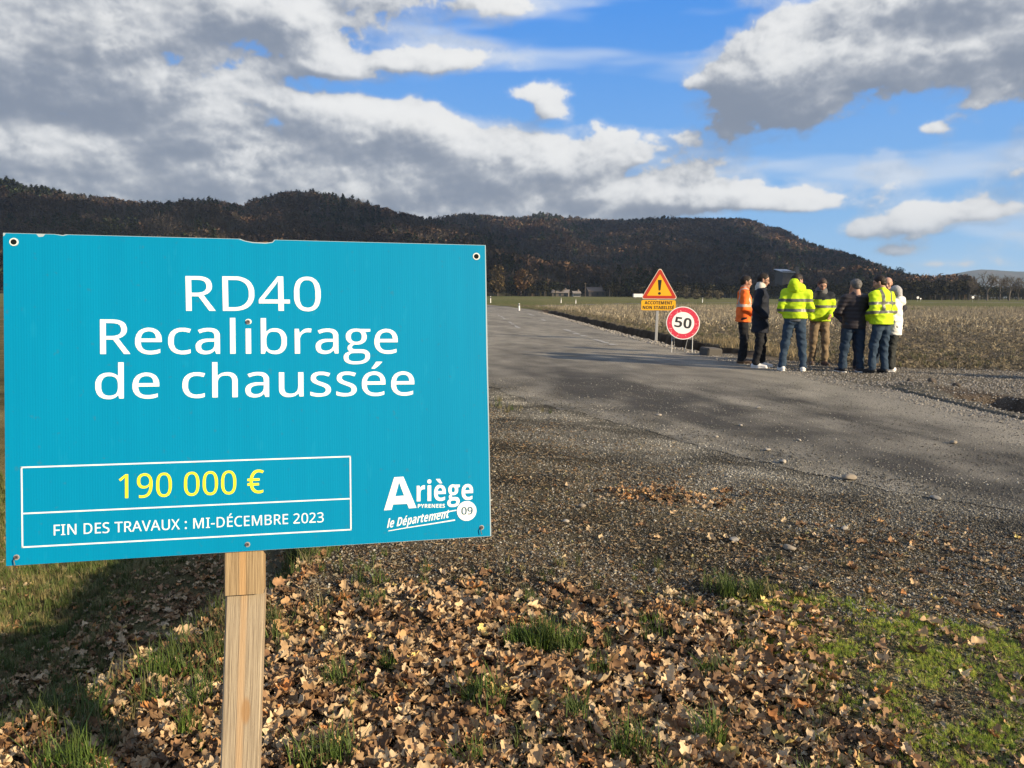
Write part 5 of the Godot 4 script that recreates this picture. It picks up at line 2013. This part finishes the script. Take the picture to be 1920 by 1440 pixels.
# bones: [from, to, radius, radius, squash]; smooth union on a grid, meshed as surface nets. keep: planes that cut the shape off (normal points to what is cut away)
func blob(bones: Array, cell: float, k: float, cuts := [], crease := 0.0, freq := 9.0, ribs := 0.0) -> Geo:
	var lo := Vector3.INF
	var hi := -Vector3.INF
	for b in bones:
		var s: Vector3 = b[4] if b.size() > 4 else Vector3.ONE
		for e in 2:
			var r: Vector3 = Vector3.ONE * b[2 + e] / s + Vector3.ONE * (cell * 3.0 + 0.02)
			lo = lo.min(b[e] - r)
			hi = hi.max(b[e] + r)
	var nx := int((hi.x - lo.x) / cell) + 2
	var ny := int((hi.y - lo.y) / cell) + 2
	var nz := int((hi.z - lo.z) / cell) + 2
	var f := PackedFloat32Array()
	f.resize(nx * ny * nz)
	f.fill(1.0)
	for b in bones:
		var s: Vector3 = b[4] if b.size() > 4 else Vector3.ONE
		var a: Vector3 = b[0] * s
		var ab: Vector3 = b[1] * s - a
		var ll := maxf(ab.length_squared(), 1e-9)
		var ra: float = b[2]
		var rb: float = b[3]
		var m := maxf(ra, rb) + k + 2.0 * cell
		var p0: Vector3 = ((b[0].min(b[1]) - Vector3.ONE * m / s - lo) / cell).max(Vector3.ZERO)
		var p1: Vector3 = (b[0].max(b[1]) + Vector3.ONE * m / s - lo) / cell
		for z in range(int(p0.z), mini(nz, int(p1.z) + 2)):
			for y in range(int(p0.y), mini(ny, int(p1.y) + 2)):
				var row := (z * ny + y) * nx
				for x in range(int(p0.x), mini(nx, int(p1.x) + 2)):
					var pa := (lo + Vector3(x, y, z) * cell) * s - a
					var t := clampf(pa.dot(ab) / ll, 0.0, 1.0)
					var d := (pa - ab * t).length() - lerpf(ra, rb, t)
					var o := f[row + x]
					var h := maxf(k - absf(o - d), 0.0) / k
					f[row + x] = minf(o, d) - h * h * k * 0.25
	if crease > 0.0 or ribs > 0.0 or cuts.size():
		for z in nz:
			for y in ny:
				for x in nx:
					var j := (z * ny + y) * nx + x
					if absf(f[j]) < 0.2:
						var p := lo + Vector3(x, y, z) * cell
						if crease > 0.0:
							f[j] += crease * (absf(n_low.get_noise_3d(p.x * freq, p.y * freq * 1.5, p.z * freq)) * 2.0 - 0.6)
						if ribs > 0.0:
							f[j] += ribs * absf(sin(p.y * PI / 0.075))
						for c in cuts:
							f[j] = maxf(f[j], c.distance_to(p))
	# surface nets
	var id := PackedInt32Array()
	id.resize(nx * ny * nz)
	id.fill(-1)
	var v := PackedVector3Array()
	var step := [0, 1, nx, nx + 1, nx * ny, nx * ny + 1, nx * ny + nx, nx * ny + nx + 1]
	var edges := [[0, 1], [2, 3], [4, 5], [6, 7], [0, 2], [1, 3], [4, 6], [5, 7], [0, 4], [1, 5], [2, 6], [3, 7]]
	for z in nz - 1:
		for y in ny - 1:
			for x in nx - 1:
				var j := (z * ny + y) * nx + x
				var q := f[j]
				if absf(q) > cell * 3.0:
					continue
				var inside := 0
				for c in 8:
					if f[j + step[c]] < 0.0:
						inside += 1
				if inside == 0 or inside == 8:
					continue
				var sum := Vector3.ZERO
				var n := 0
				for e in edges:
					var a := f[j + step[e[0]]]
					var b := f[j + step[e[1]]]
					if (a < 0.0) != (b < 0.0):
						var t := a / (a - b)
						var ca := Vector3(e[0] & 1, (e[0] >> 1) & 1, e[0] >> 2)
						var cb := Vector3(e[1] & 1, (e[1] >> 1) & 1, e[1] >> 2)
						sum += ca.lerp(cb, t)
						n += 1
				id[j] = v.size()
				v.append(lo + (Vector3(x, y, z) + sum / n) * cell)
	var idx := PackedInt32Array()
	var hop := [1, nx, nx * ny]
	for z in range(1, nz - 1):
		for y in range(1, ny - 1):
			for x in range(1, nx - 1):
				var j := (z * ny + y) * nx + x
				var a := f[j]
				if absf(a) > cell * 2.5:
					continue
				for ax in 3:
					var b := f[j + hop[ax]]
					if (a < 0.0) == (b < 0.0):
						continue
					var u: int = hop[(ax + 1) % 3]
					var w: int = hop[(ax + 2) % 3]
					var q0 := id[j - u - w]
					var q1 := id[j - w]
					var q2 := id[j]
					var q3 := id[j - u]
					if q0 < 0 or q1 < 0 or q2 < 0 or q3 < 0:
						continue
					if a < 0.0:
						idx.append_array([q0, q2, q1, q0, q3, q2])
					else:
						idx.append_array([q0, q1, q2, q0, q2, q3])
	var g := Geo.new()
	g.v = v
	g.i = idx
	smooth(g)
	return g


func painted(g: Geo, how: Callable) -> Geo:
	var c := PackedColorArray()
	for p in g.v:
		c.append(how.call(p))
	g.c = c
	return g


func joined(a: Geo, b: Geo, t: Transform3D):
	var k := a.v.size()
	var v := a.v
	var n := a.n
	var c := a.c
	var idx := a.i
	for j in b.v.size():
		v.append(t * b.v[j])
		n.append((t.basis * b.n[j]).normalized())
	c.append_array(b.c)
	for j in b.i:
		idx.append(j + k)
	a.v = v
	a.n = n
	a.c = c
	a.i = idx


# the strip of a surface that lies between two planes, lifted a little: tape sewn onto a jacket
func tape(g: Geo, axis: Vector3, from: float, to: float, lift: float, where = null) -> ArrayMesh:
	var out := Geo.new()
	var vs := PackedVector3Array()
	var ns := PackedVector3Array()
	var idx := PackedInt32Array()
	for k in range(0, g.i.size(), 3):
		var poly := []
		for e in 3:
			var q := g.i[k + e]
			poly.append([g.v[q] + g.n[q] * lift, g.n[q], g.v[q].dot(axis)])
		if poly[0][2] < from and poly[1][2] < from and poly[2][2] < from or poly[0][2] > to and poly[1][2] > to and poly[2][2] > to:
			continue
		if where != null and not where.call((poly[0][0] + poly[1][0] + poly[2][0]) / 3.0):
			continue
		for side in [[from, 1.0], [to, -1.0]]:
			var cut := []
			for e in poly.size():
				var a: Array = poly[e]
				var b: Array = poly[(e + 1) % poly.size()]
				var da: float = (a[2] - side[0]) * side[1]
				var db: float = (b[2] - side[0]) * side[1]
				if da >= 0.0:
					cut.append(a)
				if (da >= 0.0) != (db >= 0.0):
					var t := da / (da - db)
					cut.append([a[0].lerp(b[0], t), a[1].lerp(b[1], t), lerpf(a[2], b[2], t)])
			poly = cut
		for e in range(1, poly.size() - 1):
			for q in [0, e, e + 1]:
				idx.append(vs.size())
				vs.append(poly[q][0])
				ns.append(poly[q][1])
	if vs.is_empty():
		return null
	out.v = vs
	out.n = ns
	out.i = idx
	return out.mesh()


var head_geo: Geo
var hand_geo := {}

func head_shape() -> Geo:
	if head_geo:
		return head_geo
	var b := [
		[Vector3(0, 0.035, -0.022), Vector3(0, 0.035, 0.012), 0.082, 0.080, Vector3(1.06, 0.96, 1)], [Vector3(0, -0.02, 0.02), Vector3(0, -0.075, 0.042), 0.066, 0.042],
		[Vector3(0, -0.092, 0.062), Vector3(0, -0.094, 0.064), 0.022, 0.022], [Vector3(-0.03, 0.034, 0.078), Vector3(0.03, 0.034, 0.078), 0.014, 0.014],
		[Vector3(0, 0.018, 0.094), Vector3(0, -0.022, 0.106), 0.009, 0.014], [Vector3(-0.014, -0.026, 0.094), Vector3(0.014, -0.026, 0.094), 0.009, 0.009], [Vector3(-0.018, -0.056, 0.086), Vector3(0.018, -0.056, 0.086), 0.010, 0.010],
		[Vector3(-0.046, -0.012, 0.062), Vector3(-0.040, -0.018, 0.066), 0.022, 0.02], [Vector3(0.046, -0.012, 0.062), Vector3(0.040, -0.018, 0.066), 0.022, 0.02],
		[Vector3(-0.082, 0.014, -0.006), Vector3(-0.078, -0.022, 0.0), 0.017, 0.012, Vector3(1.6, 1, 1)], [Vector3(0.082, 0.014, -0.006), Vector3(0.078, -0.022, 0.0), 0.017, 0.012, Vector3(1.6, 1, 1)],
		[Vector3(0, -0.06, -0.015), Vector3(0, -0.20, -0.035), 0.055, 0.062],
	]
	head_geo = painted(blob(b, 0.007, 0.022), func(p: Vector3):
		var c := Color(0.44, 0.255, 0.18)
		if p.z > 0.06:
			if Vector2(absf(p.x) - 0.033, (p.y - 0.012) * 1.5).length() < 0.0135:
				c = Color(0.06, 0.04, 0.035)
			elif absf(absf(p.x) - 0.034) < 0.022 and absf(p.y - 0.034) < 0.007:
				c = Color(0.12, 0.075, 0.05)
			elif absf(p.x) < 0.026 and absf(p.y + 0.057) < 0.008:
				c = Color(0.33, 0.12, 0.095)
		if p.y < -0.03 and p.z > 0.02 and p.y > -0.11 and absf(p.y + 0.057) > 0.008:
			c = c.lerp(Color(0.30, 0.19, 0.14), 0.35)
		return c)
	return head_geo


func hand_shape(side: float) -> Geo:
	if hand_geo.has(side):
		return hand_geo[side]
	# wrist at the origin, fingers down, palm towards +z, slightly curled
	var b := [[Vector3(0, 0.03, 0), Vector3(0, -0.01, 0), 0.026, 0.026, Vector3(1, 1, 1.2)], [Vector3(-0.012 * side, -0.025, 0), Vector3(-0.016 * side, -0.082, 0.002), 0.030, 0.026, Vector3(1, 1, 1.9)], [Vector3(0.012 * side, -0.025, 0), Vector3(0.018 * side, -0.080, 0.002), 0.030, 0.026, Vector3(1, 1, 1.9)]]
	var lens := [0.066, 0.080, 0.075, 0.058]
	for k in 4:
		var x := (-0.030 + 0.020 * k) * side
		var l: float = lens[k]
		var a := Vector3(x, -0.082, 0.002)
		var m := a + Vector3(x * 0.08, -l * 0.5, 0.010)
		var t := m + Vector3(0, -l * 0.40, 0.026)
		b.append([a, m, 0.0095, 0.0088])
		b.append([m, t, 0.0088, 0.0076])
	b.append([Vector3(-0.026 * side, -0.022, 0.008), Vector3(-0.048 * side, -0.060, 0.022), 0.014, 0.0105])
	b.append([Vector3(-0.048 * side, -0.060, 0.022), Vector3(-0.046 * side, -0.088, 0.036), 0.0105, 0.0088])
	hand_geo[side] = painted(blob(b, 0.0045, 0.006), func(_p): return Color(0.44, 0.25, 0.175))
	return hand_geo[side]


func shoe_shape(sole: bool) -> ArrayMesh:
	var key := "sole" if sole else "shoe"
	if not shapes.has(key):
		if sole:
			shapes[key] = blob([[Vector3(0, 0.012, -0.075), Vector3(0, 0.012, 0.04), 0.040, 0.046, Vector3(1, 2.4, 1)], [Vector3(0, 0.012, 0.04), Vector3(0.0, 0.014, 0.165), 0.046, 0.036, Vector3(1, 2.4, 1)]], 0.008, 0.02, [Plane(Vector3.UP, 0.026), Plane(Vector3.DOWN, 0.0)]).mesh()
		else:
			shapes[key] = blob([[Vector3(0, 0.05, -0.07), Vector3(0, 0.05, 0.02), 0.040, 0.046], [Vector3(0, 0.05, 0.02), Vector3(0, 0.036, 0.155), 0.046, 0.034, Vector3(1, 1.15, 1)], [Vector3(0, 0.05, -0.045), Vector3(0, 0.075, -0.035), 0.040, 0.038]], 0.009, 0.03, [Plane(Vector3.DOWN, -0.020)]).mesh()
	return shapes[key]


func cloth(c: Color, rough := 0.85, sheen := 0.0) -> StandardMaterial3D:
	var m := plain(c.r, c.g, c.b, rough, 0.3)
	if sheen > 0.0:
		m.rim_enabled = true
		m.rim = sheen
	m.heightmap_enabled = true
	m.heightmap_texture = mats.weave
	m.uv1_triplanar = true
	m.uv1_scale = Vector3(3, 3, 3)
	m.heightmap_scale = 0.25
	return m


func person(o: Dictionary):
	var h: float = o.tall / 1.75
	var root := thing("person", o.label, "person", Vector3(o.at.x, ground_h(o.at.x, o.at.y), -o.at.y), deg_to_rad(o.turn), "group of people talking at the roadside")
	if o.at.x < road_right(o.at.y) and o.at.x > road_left(o.at.y):
		root.position.y += 0.005
	root.scale = Vector3(h * o.get("stout", 1.0), h, h * o.get("stout", 1.0))
	var sp: float = o.get("splay", 0.05)
	var lean: float = o.get("lean", 0.0)
	var back := Transform3D(Basis(Vector3.RIGHT, lean), Vector3.ZERO)
	var bend := func(p: Vector3) -> Vector3:       # the trunk leans forward over the hips
		return Vector3(0, 0.92, 0) + Basis(Vector3.RIGHT, lean) * (p - Vector3(0, 0.92, 0)) + Vector3(0, 0, -sin(lean) * 0.12)
	var pelvis := Vector3(0, 0, -sin(lean) * 0.12)
	# joints
	var knee := []
	var ankle := []
	var hip := []
	for s in [-1.0, 1.0]:
		var fwd: float = o.get("step", 0.0) * s
		hip.append(Vector3(s * 0.092, 0.90, 0) + pelvis)
		ankle.append(Vector3(s * (0.085 + sp), 0.09, fwd))
		knee.append(hip[-1].lerp(ankle[-1], 0.5) + Vector3(s * 0.006, 0, 0.025 + absf(fwd) * 0.1))
	var shoulder := []
	var elbow := []
	var wrist := []
	for s in [-1.0, 1.0]:
		var pose: String = o.arms[0 if s < 0 else 1]
		shoulder.append(bend.call(Vector3(s * 0.185, 1.415, -0.01)))
		var e := Vector3(s * 0.265, 1.14, -0.03)
		var w := Vector3(s * 0.275, 0.89, 0.05)
		match pose:
			"pocket":
				e = Vector3(s * 0.27, 1.15, -0.08)
				w = Vector3(s * 0.205, 0.965, 0.10)
			"front":
				e = Vector3(s * 0.275, 1.15, 0.02)
				w = Vector3(s * 0.085, 1.10, 0.25)
			"held":
				e = Vector3(s * 0.245, 1.15, -0.03)
				w = Vector3(s * 0.15, 1.02, 0.19)
		elbow.append(bend.call(e))
		wrist.append(bend.call(w))
	var neck: Vector3 = bend.call(Vector3(0, 1.47, -0.015))
	var face := Basis(Vector3.UP, deg_to_rad(o.get("look", 0.0))) * Basis(Vector3.RIGHT, deg_to_rad(o.get("nod", 5.0)))
	var head: Vector3 = bend.call(Vector3(0, 1.635, 0.008)) + face * Vector3(0, 0, 0.012)
	# the body itself, one surface
	var skin := Color(0.44, 0.25, 0.175)
	var bones := [[pelvis + Vector3(0, 0.95, 0), bend.call(Vector3(0, 1.30, 0)), 0.12, 0.125, Vector3(1, 1, 1.3)], [shoulder[0], shoulder[1], 0.045, 0.045], [neck, bend.call(Vector3(0, 1.55, 0)), 0.052, 0.052]]
	for k in 2:
		bones.append_array([[shoulder[k], elbow[k], 0.042, 0.036], [elbow[k], wrist[k], 0.036, 0.027], [hip[k], knee[k], 0.075, 0.05], [knee[k], ankle[k], 0.05, 0.034], [ankle[k], ankle[k] + Vector3(0, -0.04, 0.10), 0.034, 0.028]])
	var body := painted(blob(bones, 0.024, 0.04), func(_p): return skin)
	joined(body, head_shape(), Transform3D(face, head))
	for k in 2:
		if o.arms[k] == "pocket":
			continue
		var dir: Vector3 = (wrist[k] - elbow[k]).normalized()
		var inward := (Vector3(0, 0.2, -1.0) if o.arms[k] == "front" else Vector3(-1.0 if k else 1.0, 0, 0.2))
		var z := (inward - dir * inward.dot(dir)).normalized()
		joined(body, hand_shape(-1.0 if k else 1.0), Transform3D(Basis(-dir.cross(z), -dir, z).orthonormalized(), wrist[k]))
	var tone: float = o.get("tan", 1.0)
	var sm: StandardMaterial3D = tinted(0.55, 0.4)
	sm.albedo_color = Color(tone, tone, tone)
	sm.subsurf_scatter_enabled = true
	sm.subsurf_scatter_strength = 0.08
	part("body", body.mesh(), sm, root)
	# trousers
	bones = [[Vector3(-0.06, 0.95, 0) + pelvis, Vector3(0.06, 0.95, 0) + pelvis, 0.125, 0.125, Vector3(1, 1, 1.15)]]
	for k in 2:
		var f: Vector3 = ankle[k] + Vector3(0, 0.0, 0.005)
		bones.append_array([[hip[k] + Vector3(0, -0.02, -0.01), knee[k], 0.095, 0.070], [knee[k], f, 0.069, 0.060]])
	part("trousers", blob(bones, 0.015, 0.035, [Plane(Vector3.DOWN, -0.055), Plane(Vector3.UP, 1.06)], 0.024, 8.0).mesh(), cloth(o.trousers, 0.85), root)
	for k in 2:
		var s := part("shoe", shoe_shape(false), plain(o.shoes.r, o.shoes.g, o.shoes.b, 0.6), root)
		s.position = Vector3(ankle[k].x, 0, ankle[k].z + 0.025)
		s.rotation.y = (0.2 if k else -0.2) 
		part("sole", shoe_shape(true), plain(o.soles.r, o.soles.g, o.soles.b, 0.7), s)
	# jacket
	var hem: float = o.get("hem", 0.80)
	var fat: float = o.get("loose", 1.0)
	var low := pelvis + Vector3(0, hem - 0.02, 0.0)
	bones = [[low, bend.call(Vector3(0, 1.05, 0)), 0.192 * fat, 0.178 * fat, Vector3(1, 1, 1.28)], [bend.call(Vector3(0, 1.05, 0)), bend.call(Vector3(0, 1.31, -0.005)), 0.178 * fat, 0.182 * fat, Vector3(1, 1, 1.35)], [bend.call(Vector3(-0.13, 1.405, -0.012)), bend.call(Vector3(0.13, 1.405, -0.012)), 0.082, 0.082], [bend.call(Vector3(0, 1.42, -0.02)), bend.call(Vector3(0, 1.515, 0.0)), 0.092, 0.074]]
	for k in 2:
		bones.append_array([[shoulder[k] + Vector3(0, -0.01, 0), elbow[k], 0.078 * fat, 0.066 * fat], [elbow[k], wrist[k].lerp(elbow[k], 0.06), 0.066 * fat, 0.052 * fat]])
	var cuts := [Plane(Vector3.DOWN, -hem), Plane(Basis(Vector3.RIGHT, lean) * Vector3(0, 1, 0.25).normalized(), bend.call(Vector3(0, 1.535, 0)))]
	var jk := blob(bones, 0.014, 0.045, cuts, o.get("crease", 0.032), 6.0, o.get("ribs", 0.0))
	var jm := cloth(o.jacket, o.get("gloss", 0.7), o.get("sheen", 0.0))
	if o.has("yoke"):
		painted(jk, func(p: Vector3): return o.yoke if p.y > 1.335 and absf(p.x) < 0.26 else Color.WHITE * 1.0)
		jm.vertex_color_use_as_albedo = true
		jk.c = yoke_colors(jk, o.jacket, o.yoke)
		jm.albedo_color = Color.WHITE
	var coat := part("jacket", jk.mesh(), jm, root)
	for b in o.get("bands", []):
		var strip := tape(jk, Basis(Vector3.RIGHT, lean) * Vector3.UP, (Basis(Vector3.RIGHT, lean) * Vector3.UP).dot(bend.call(Vector3(0, b - 0.026, 0))), (Basis(Vector3.RIGHT, lean) * Vector3.UP).dot(bend.call(Vector3(0, b + 0.026, 0))), 0.004)
		if strip:
			part("reflective_band", strip, o.band_mat, coat)
	for x in o.get("braces", []):
		var strip := tape(jk, Vector3.RIGHT, x - 0.026, x + 0.026, 0.005, func(p: Vector3): return p.y > o.bands[0] and absf(p.x) < 0.18)
		if strip:
			part("reflective_band", strip, o.band_mat, coat)
	if o.has("hood"):
		var hb := [[bend.call(Vector3(-0.07, 1.46, -0.06)), bend.call(Vector3(0.07, 1.46, -0.06)), 0.078, 0.078], [bend.call(Vector3(0, 1.43, -0.10)), bend.call(Vector3(0, 1.485, -0.10)), 0.085, 0.075]]
		if o.hood == "up":
			hb = [[bend.call(Vector3(-0.07, 1.50, -0.05)), bend.call(Vector3(0.07, 1.50, -0.05)), 0.085, 0.085], [bend.call(Vector3(0.03, 1.51, -0.065)), bend.call(Vector3(0.055, 1.59, -0.095)), 0.118, 0.09]]
		if o.hood == "collar":
			hb = [[bend.call(Vector3(-0.05, 1.495, -0.035)), bend.call(Vector3(0.05, 1.495, -0.035)), 0.075, 0.075], [bend.call(Vector3(0, 1.47, -0.02)), bend.call(Vector3(0, 1.54, -0.02)), 0.095, 0.085]]
		part("hood", blob(hb, 0.012, 0.05, [Plane(face * Vector3(0, -0.1, 1), face * Vector3(0, 1.6, 0.055))], 0.012, 12.0).mesh(), cloth(o.get("hood_color", o.jacket), 0.75), coat)
	if o.has("under"):
		# the pullover that shows below the jacket
		part("pullover", blob([[pelvis + Vector3(0, hem - 0.08, 0), pelvis + Vector3(0, hem + 0.05, 0), 0.168, 0.17, Vector3(1, 1, 1.25)]], 0.016, 0.03, [Plane(Vector3.DOWN, -hem + 0.055), Plane(Vector3.UP, hem + 0.03)], 0.006, 12.0).mesh(), cloth(o.under, 0.9), root)
	# hair
	if o.get("hair") != null:
		var cap := [[Vector3(0, 0.042, -0.024), Vector3(0, 0.044, 0.006), 0.091, 0.089, Vector3(1.05, 0.95, 1)], [Vector3(0, -0.02, -0.055), Vector3(0, 0.02, -0.05), 0.055, 0.07]]
		var hc := [Plane(Vector3(0, -0.62, 0.78).normalized(), 0.012), Plane(Vector3.DOWN, 0.072)]
		if o.get("long_hair", false):
			cap.append([Vector3(0, 0.0, -0.04), Vector3(0, -0.10, -0.045), 0.085, 0.075])
			hc = [Plane(Vector3(0, -0.62, 0.78).normalized(), 0.025), Plane(Vector3.DOWN, 0.14)]
		if o.get("bald", false):
			hc.append(Plane(Vector3.UP, 0.012))
		var hair := part("hair", blob(cap, 0.008, 0.03, hc, 0.006, 40.0).mesh(), plain(o.hair.r, o.hair.g, o.hair.b, 0.6, 0.4), root)
		hair.transform = Transform3D(face, head)
	if o.get("glasses", false):
		var g := Geo.new()
		for s in [-1.0, 1.0]:
			for k in 12:
				var a := TAU * k / 12.0
				var b := TAU * (k + 1) / 12.0
				g.tube(Vector3(s * 0.034 + 0.024 * cos(a), 0.008 + 0.018 * sin(a), 0.105), Vector3(s * 0.034 + 0.024 * cos(b), 0.008 + 0.018 * sin(b), 0.105), 0.0025, 0.0025, 5)
			g.tube(Vector3(s * 0.058, 0.014, 0.105), Vector3(s * 0.086, 0.014, 0.0), 0.0025, 0.0025, 5)
		g.tube(Vector3(-0.01, 0.012, 0.106), Vector3(0.01, 0.012, 0.106), 0.0025, 0.0025, 5)
		var gl := part("glasses", g.mesh(), mats.black_paint, root)
		gl.transform = Transform3D(face, head)
	return root


func yoke_colors(g: Geo, base: Color, top: Color) -> PackedColorArray:
	var c := PackedColorArray()
	for p in g.v:
		c.append(top if p.y > 1.33 + 0.1 * absf(p.x) else base)
	return c


func build_people():
	mats.weave = bump_tex(61, 0.08, 3, 256)
	var lime := Color(0.50, 0.70, 0.02)
	var band := plain(0.115, 0.118, 0.095, 0.45)
	var pale_band := plain(0.50, 0.40, 0.33, 0.4)
	var jeans := Color(0.032, 0.054, 0.085)
	var dark_jeans := Color(0.03, 0.045, 0.07)
	var black := Color(0.016, 0.017, 0.02)
	var white := Color(0.72, 0.71, 0.68)
	var brown := Color(0.075, 0.05, 0.033)
	var dark_hair := Color(0.02, 0.014, 0.01)
	person({"label": "person in an orange high visibility jacket and black trousers, leftmost of the group", "at": Vector2(4.80, 16.05), "tall": 1.80, "turn": 78, "jacket": Color(0.92, 0.17, 0.03), "hem": 0.84, "bands": [1.17], "braces": [-0.12, 0.12], "band_mat": pale_band, "trousers": black, "shoes": brown, "soles": brown, "arms": ["held", "held"], "hair": dark_hair, "glasses": true, "nod": 8, "splay": 0.02, "step": 0.03})
	person({"label": "person in a long dark navy coat with a cream hood collar and white trainers", "at": Vector2(4.86, 15.15), "tall": 1.83, "turn": 72, "jacket": Color(0.012, 0.015, 0.024), "hem": 0.66, "crease": 0.018, "trousers": black, "shoes": white, "soles": white, "arms": ["pocket", "pocket"], "hair": dark_hair, "glasses": true, "hood": "collar", "hood_color": Color(0.50, 0.48, 0.42), "nod": 14, "splay": 0.03, "step": 0.05, "loose": 1.03})
	person({"label": "person in a yellow high visibility jacket with bulky hood, back turned, white trainers", "at": Vector2(5.28, 14.45), "tall": 1.80, "turn": 168, "jacket": lime, "hem": 0.96, "bands": [1.11, 1.29], "band_mat": band, "trousers": jeans, "shoes": white, "soles": white, "arms": ["held", "held"], "hair": dark_hair, "hood": "up", "look": -55, "nod": 6, "splay": 0.10, "loose": 1.06, "under": Color(0.13, 0.14, 0.15)})
	person({"label": "person facing us in a yellow jacket with black shoulders and beige trousers", "at": Vector2(6.35, 15.95), "tall": 1.77, "turn": -6, "jacket": lime, "yoke": Color(0.02, 0.024, 0.03), "hem": 0.90, "bands": [1.20], "band_mat": band, "trousers": Color(0.20, 0.15, 0.095), "shoes": brown, "soles": brown, "arms": ["pocket", "held"], "hair": Color(0.05, 0.032, 0.022), "nod": 26, "splay": 0.03, "step": 0.05, "hood": "collar", "hood_color": Color(0.12, 0.12, 0.12)})
	person({"label": "person in a dark quilted jacket and jeans, back turned, short grey hair", "at": Vector2(6.38, 14.42), "tall": 1.72, "turn": 184, "jacket": Color(0.032, 0.028, 0.032), "hem": 0.84, "crease": 0.006, "ribs": 0.010, "gloss": 0.5, "trousers": jeans * 0.85, "shoes": black, "soles": white, "arms": ["front", "front"], "hair": Color(0.11, 0.105, 0.10), "nod": 12, "splay": 0.075, "loose": 1.08, "stout": 1.1})
	person({"label": "person almost hidden behind the dark quilted jacket, only legs and shoes showing", "at": Vector2(6.62, 15.1), "tall": 1.66, "turn": 10, "jacket": Color(0.03, 0.035, 0.045), "hem": 0.84, "trousers": dark_jeans, "shoes": brown, "soles": brown, "arms": ["pocket", "pocket"], "hair": dark_hair, "nod": 20, "splay": 0.09})
	person({"label": "person in a yellow jacket with grey shoulder braces and jeans, back turned, dark hair", "at": Vector2(6.80, 14.25), "tall": 1.79, "turn": 206, "jacket": lime, "hem": 0.89, "bands": [1.10, 1.26], "braces": [-0.11, 0.11], "band_mat": band, "trousers": jeans, "shoes": black, "soles": black, "arms": ["held", "held"], "hair": dark_hair, "lean": 0.10, "nod": 18, "look": 35, "splay": 0.03, "step": 0.04, "loose": 1.14})
	person({"label": "bald person in dark clothes behind the yellow jacket with shoulder braces", "at": Vector2(7.53, 15.6), "tall": 1.80, "turn": -35, "jacket": Color(0.03, 0.03, 0.034), "hem": 0.80, "trousers": dark_jeans, "shoes": brown, "soles": brown, "arms": ["pocket", "pocket"], "hair": Color(0.2, 0.18, 0.16), "bald": true, "nod": 14, "splay": 0.07, "step": 0.06, "tan": 1.0})
	person({"label": "short person in a white jacket with grey hair and white shoes, rightmost of the group", "at": Vector2(7.22, 14.6), "tall": 1.61, "turn": 238, "jacket": Color(0.74, 0.73, 0.68), "hem": 0.76, "trousers": Color(0.035, 0.038, 0.036), "shoes": white, "soles": white, "arms": ["front", "front"], "hair": Color(0.34, 0.34, 0.35), "long_hair": true, "hood": "down", "nod": 12, "splay": 0.02, "loose": 1.0})
	person({"label": "person standing out of view to the right, only a long shadow on the gravel showing", "at": Vector2(12.0, 11.65), "tall": 1.78, "turn": -60, "jacket": Color(0.03, 0.03, 0.035), "hem": 0.76, "trousers": dark_jeans, "shoes": black, "soles": black, "arms": ["pocket", "pocket"], "hair": dark_hair, "loose": 1.25, "splay": 0.03})
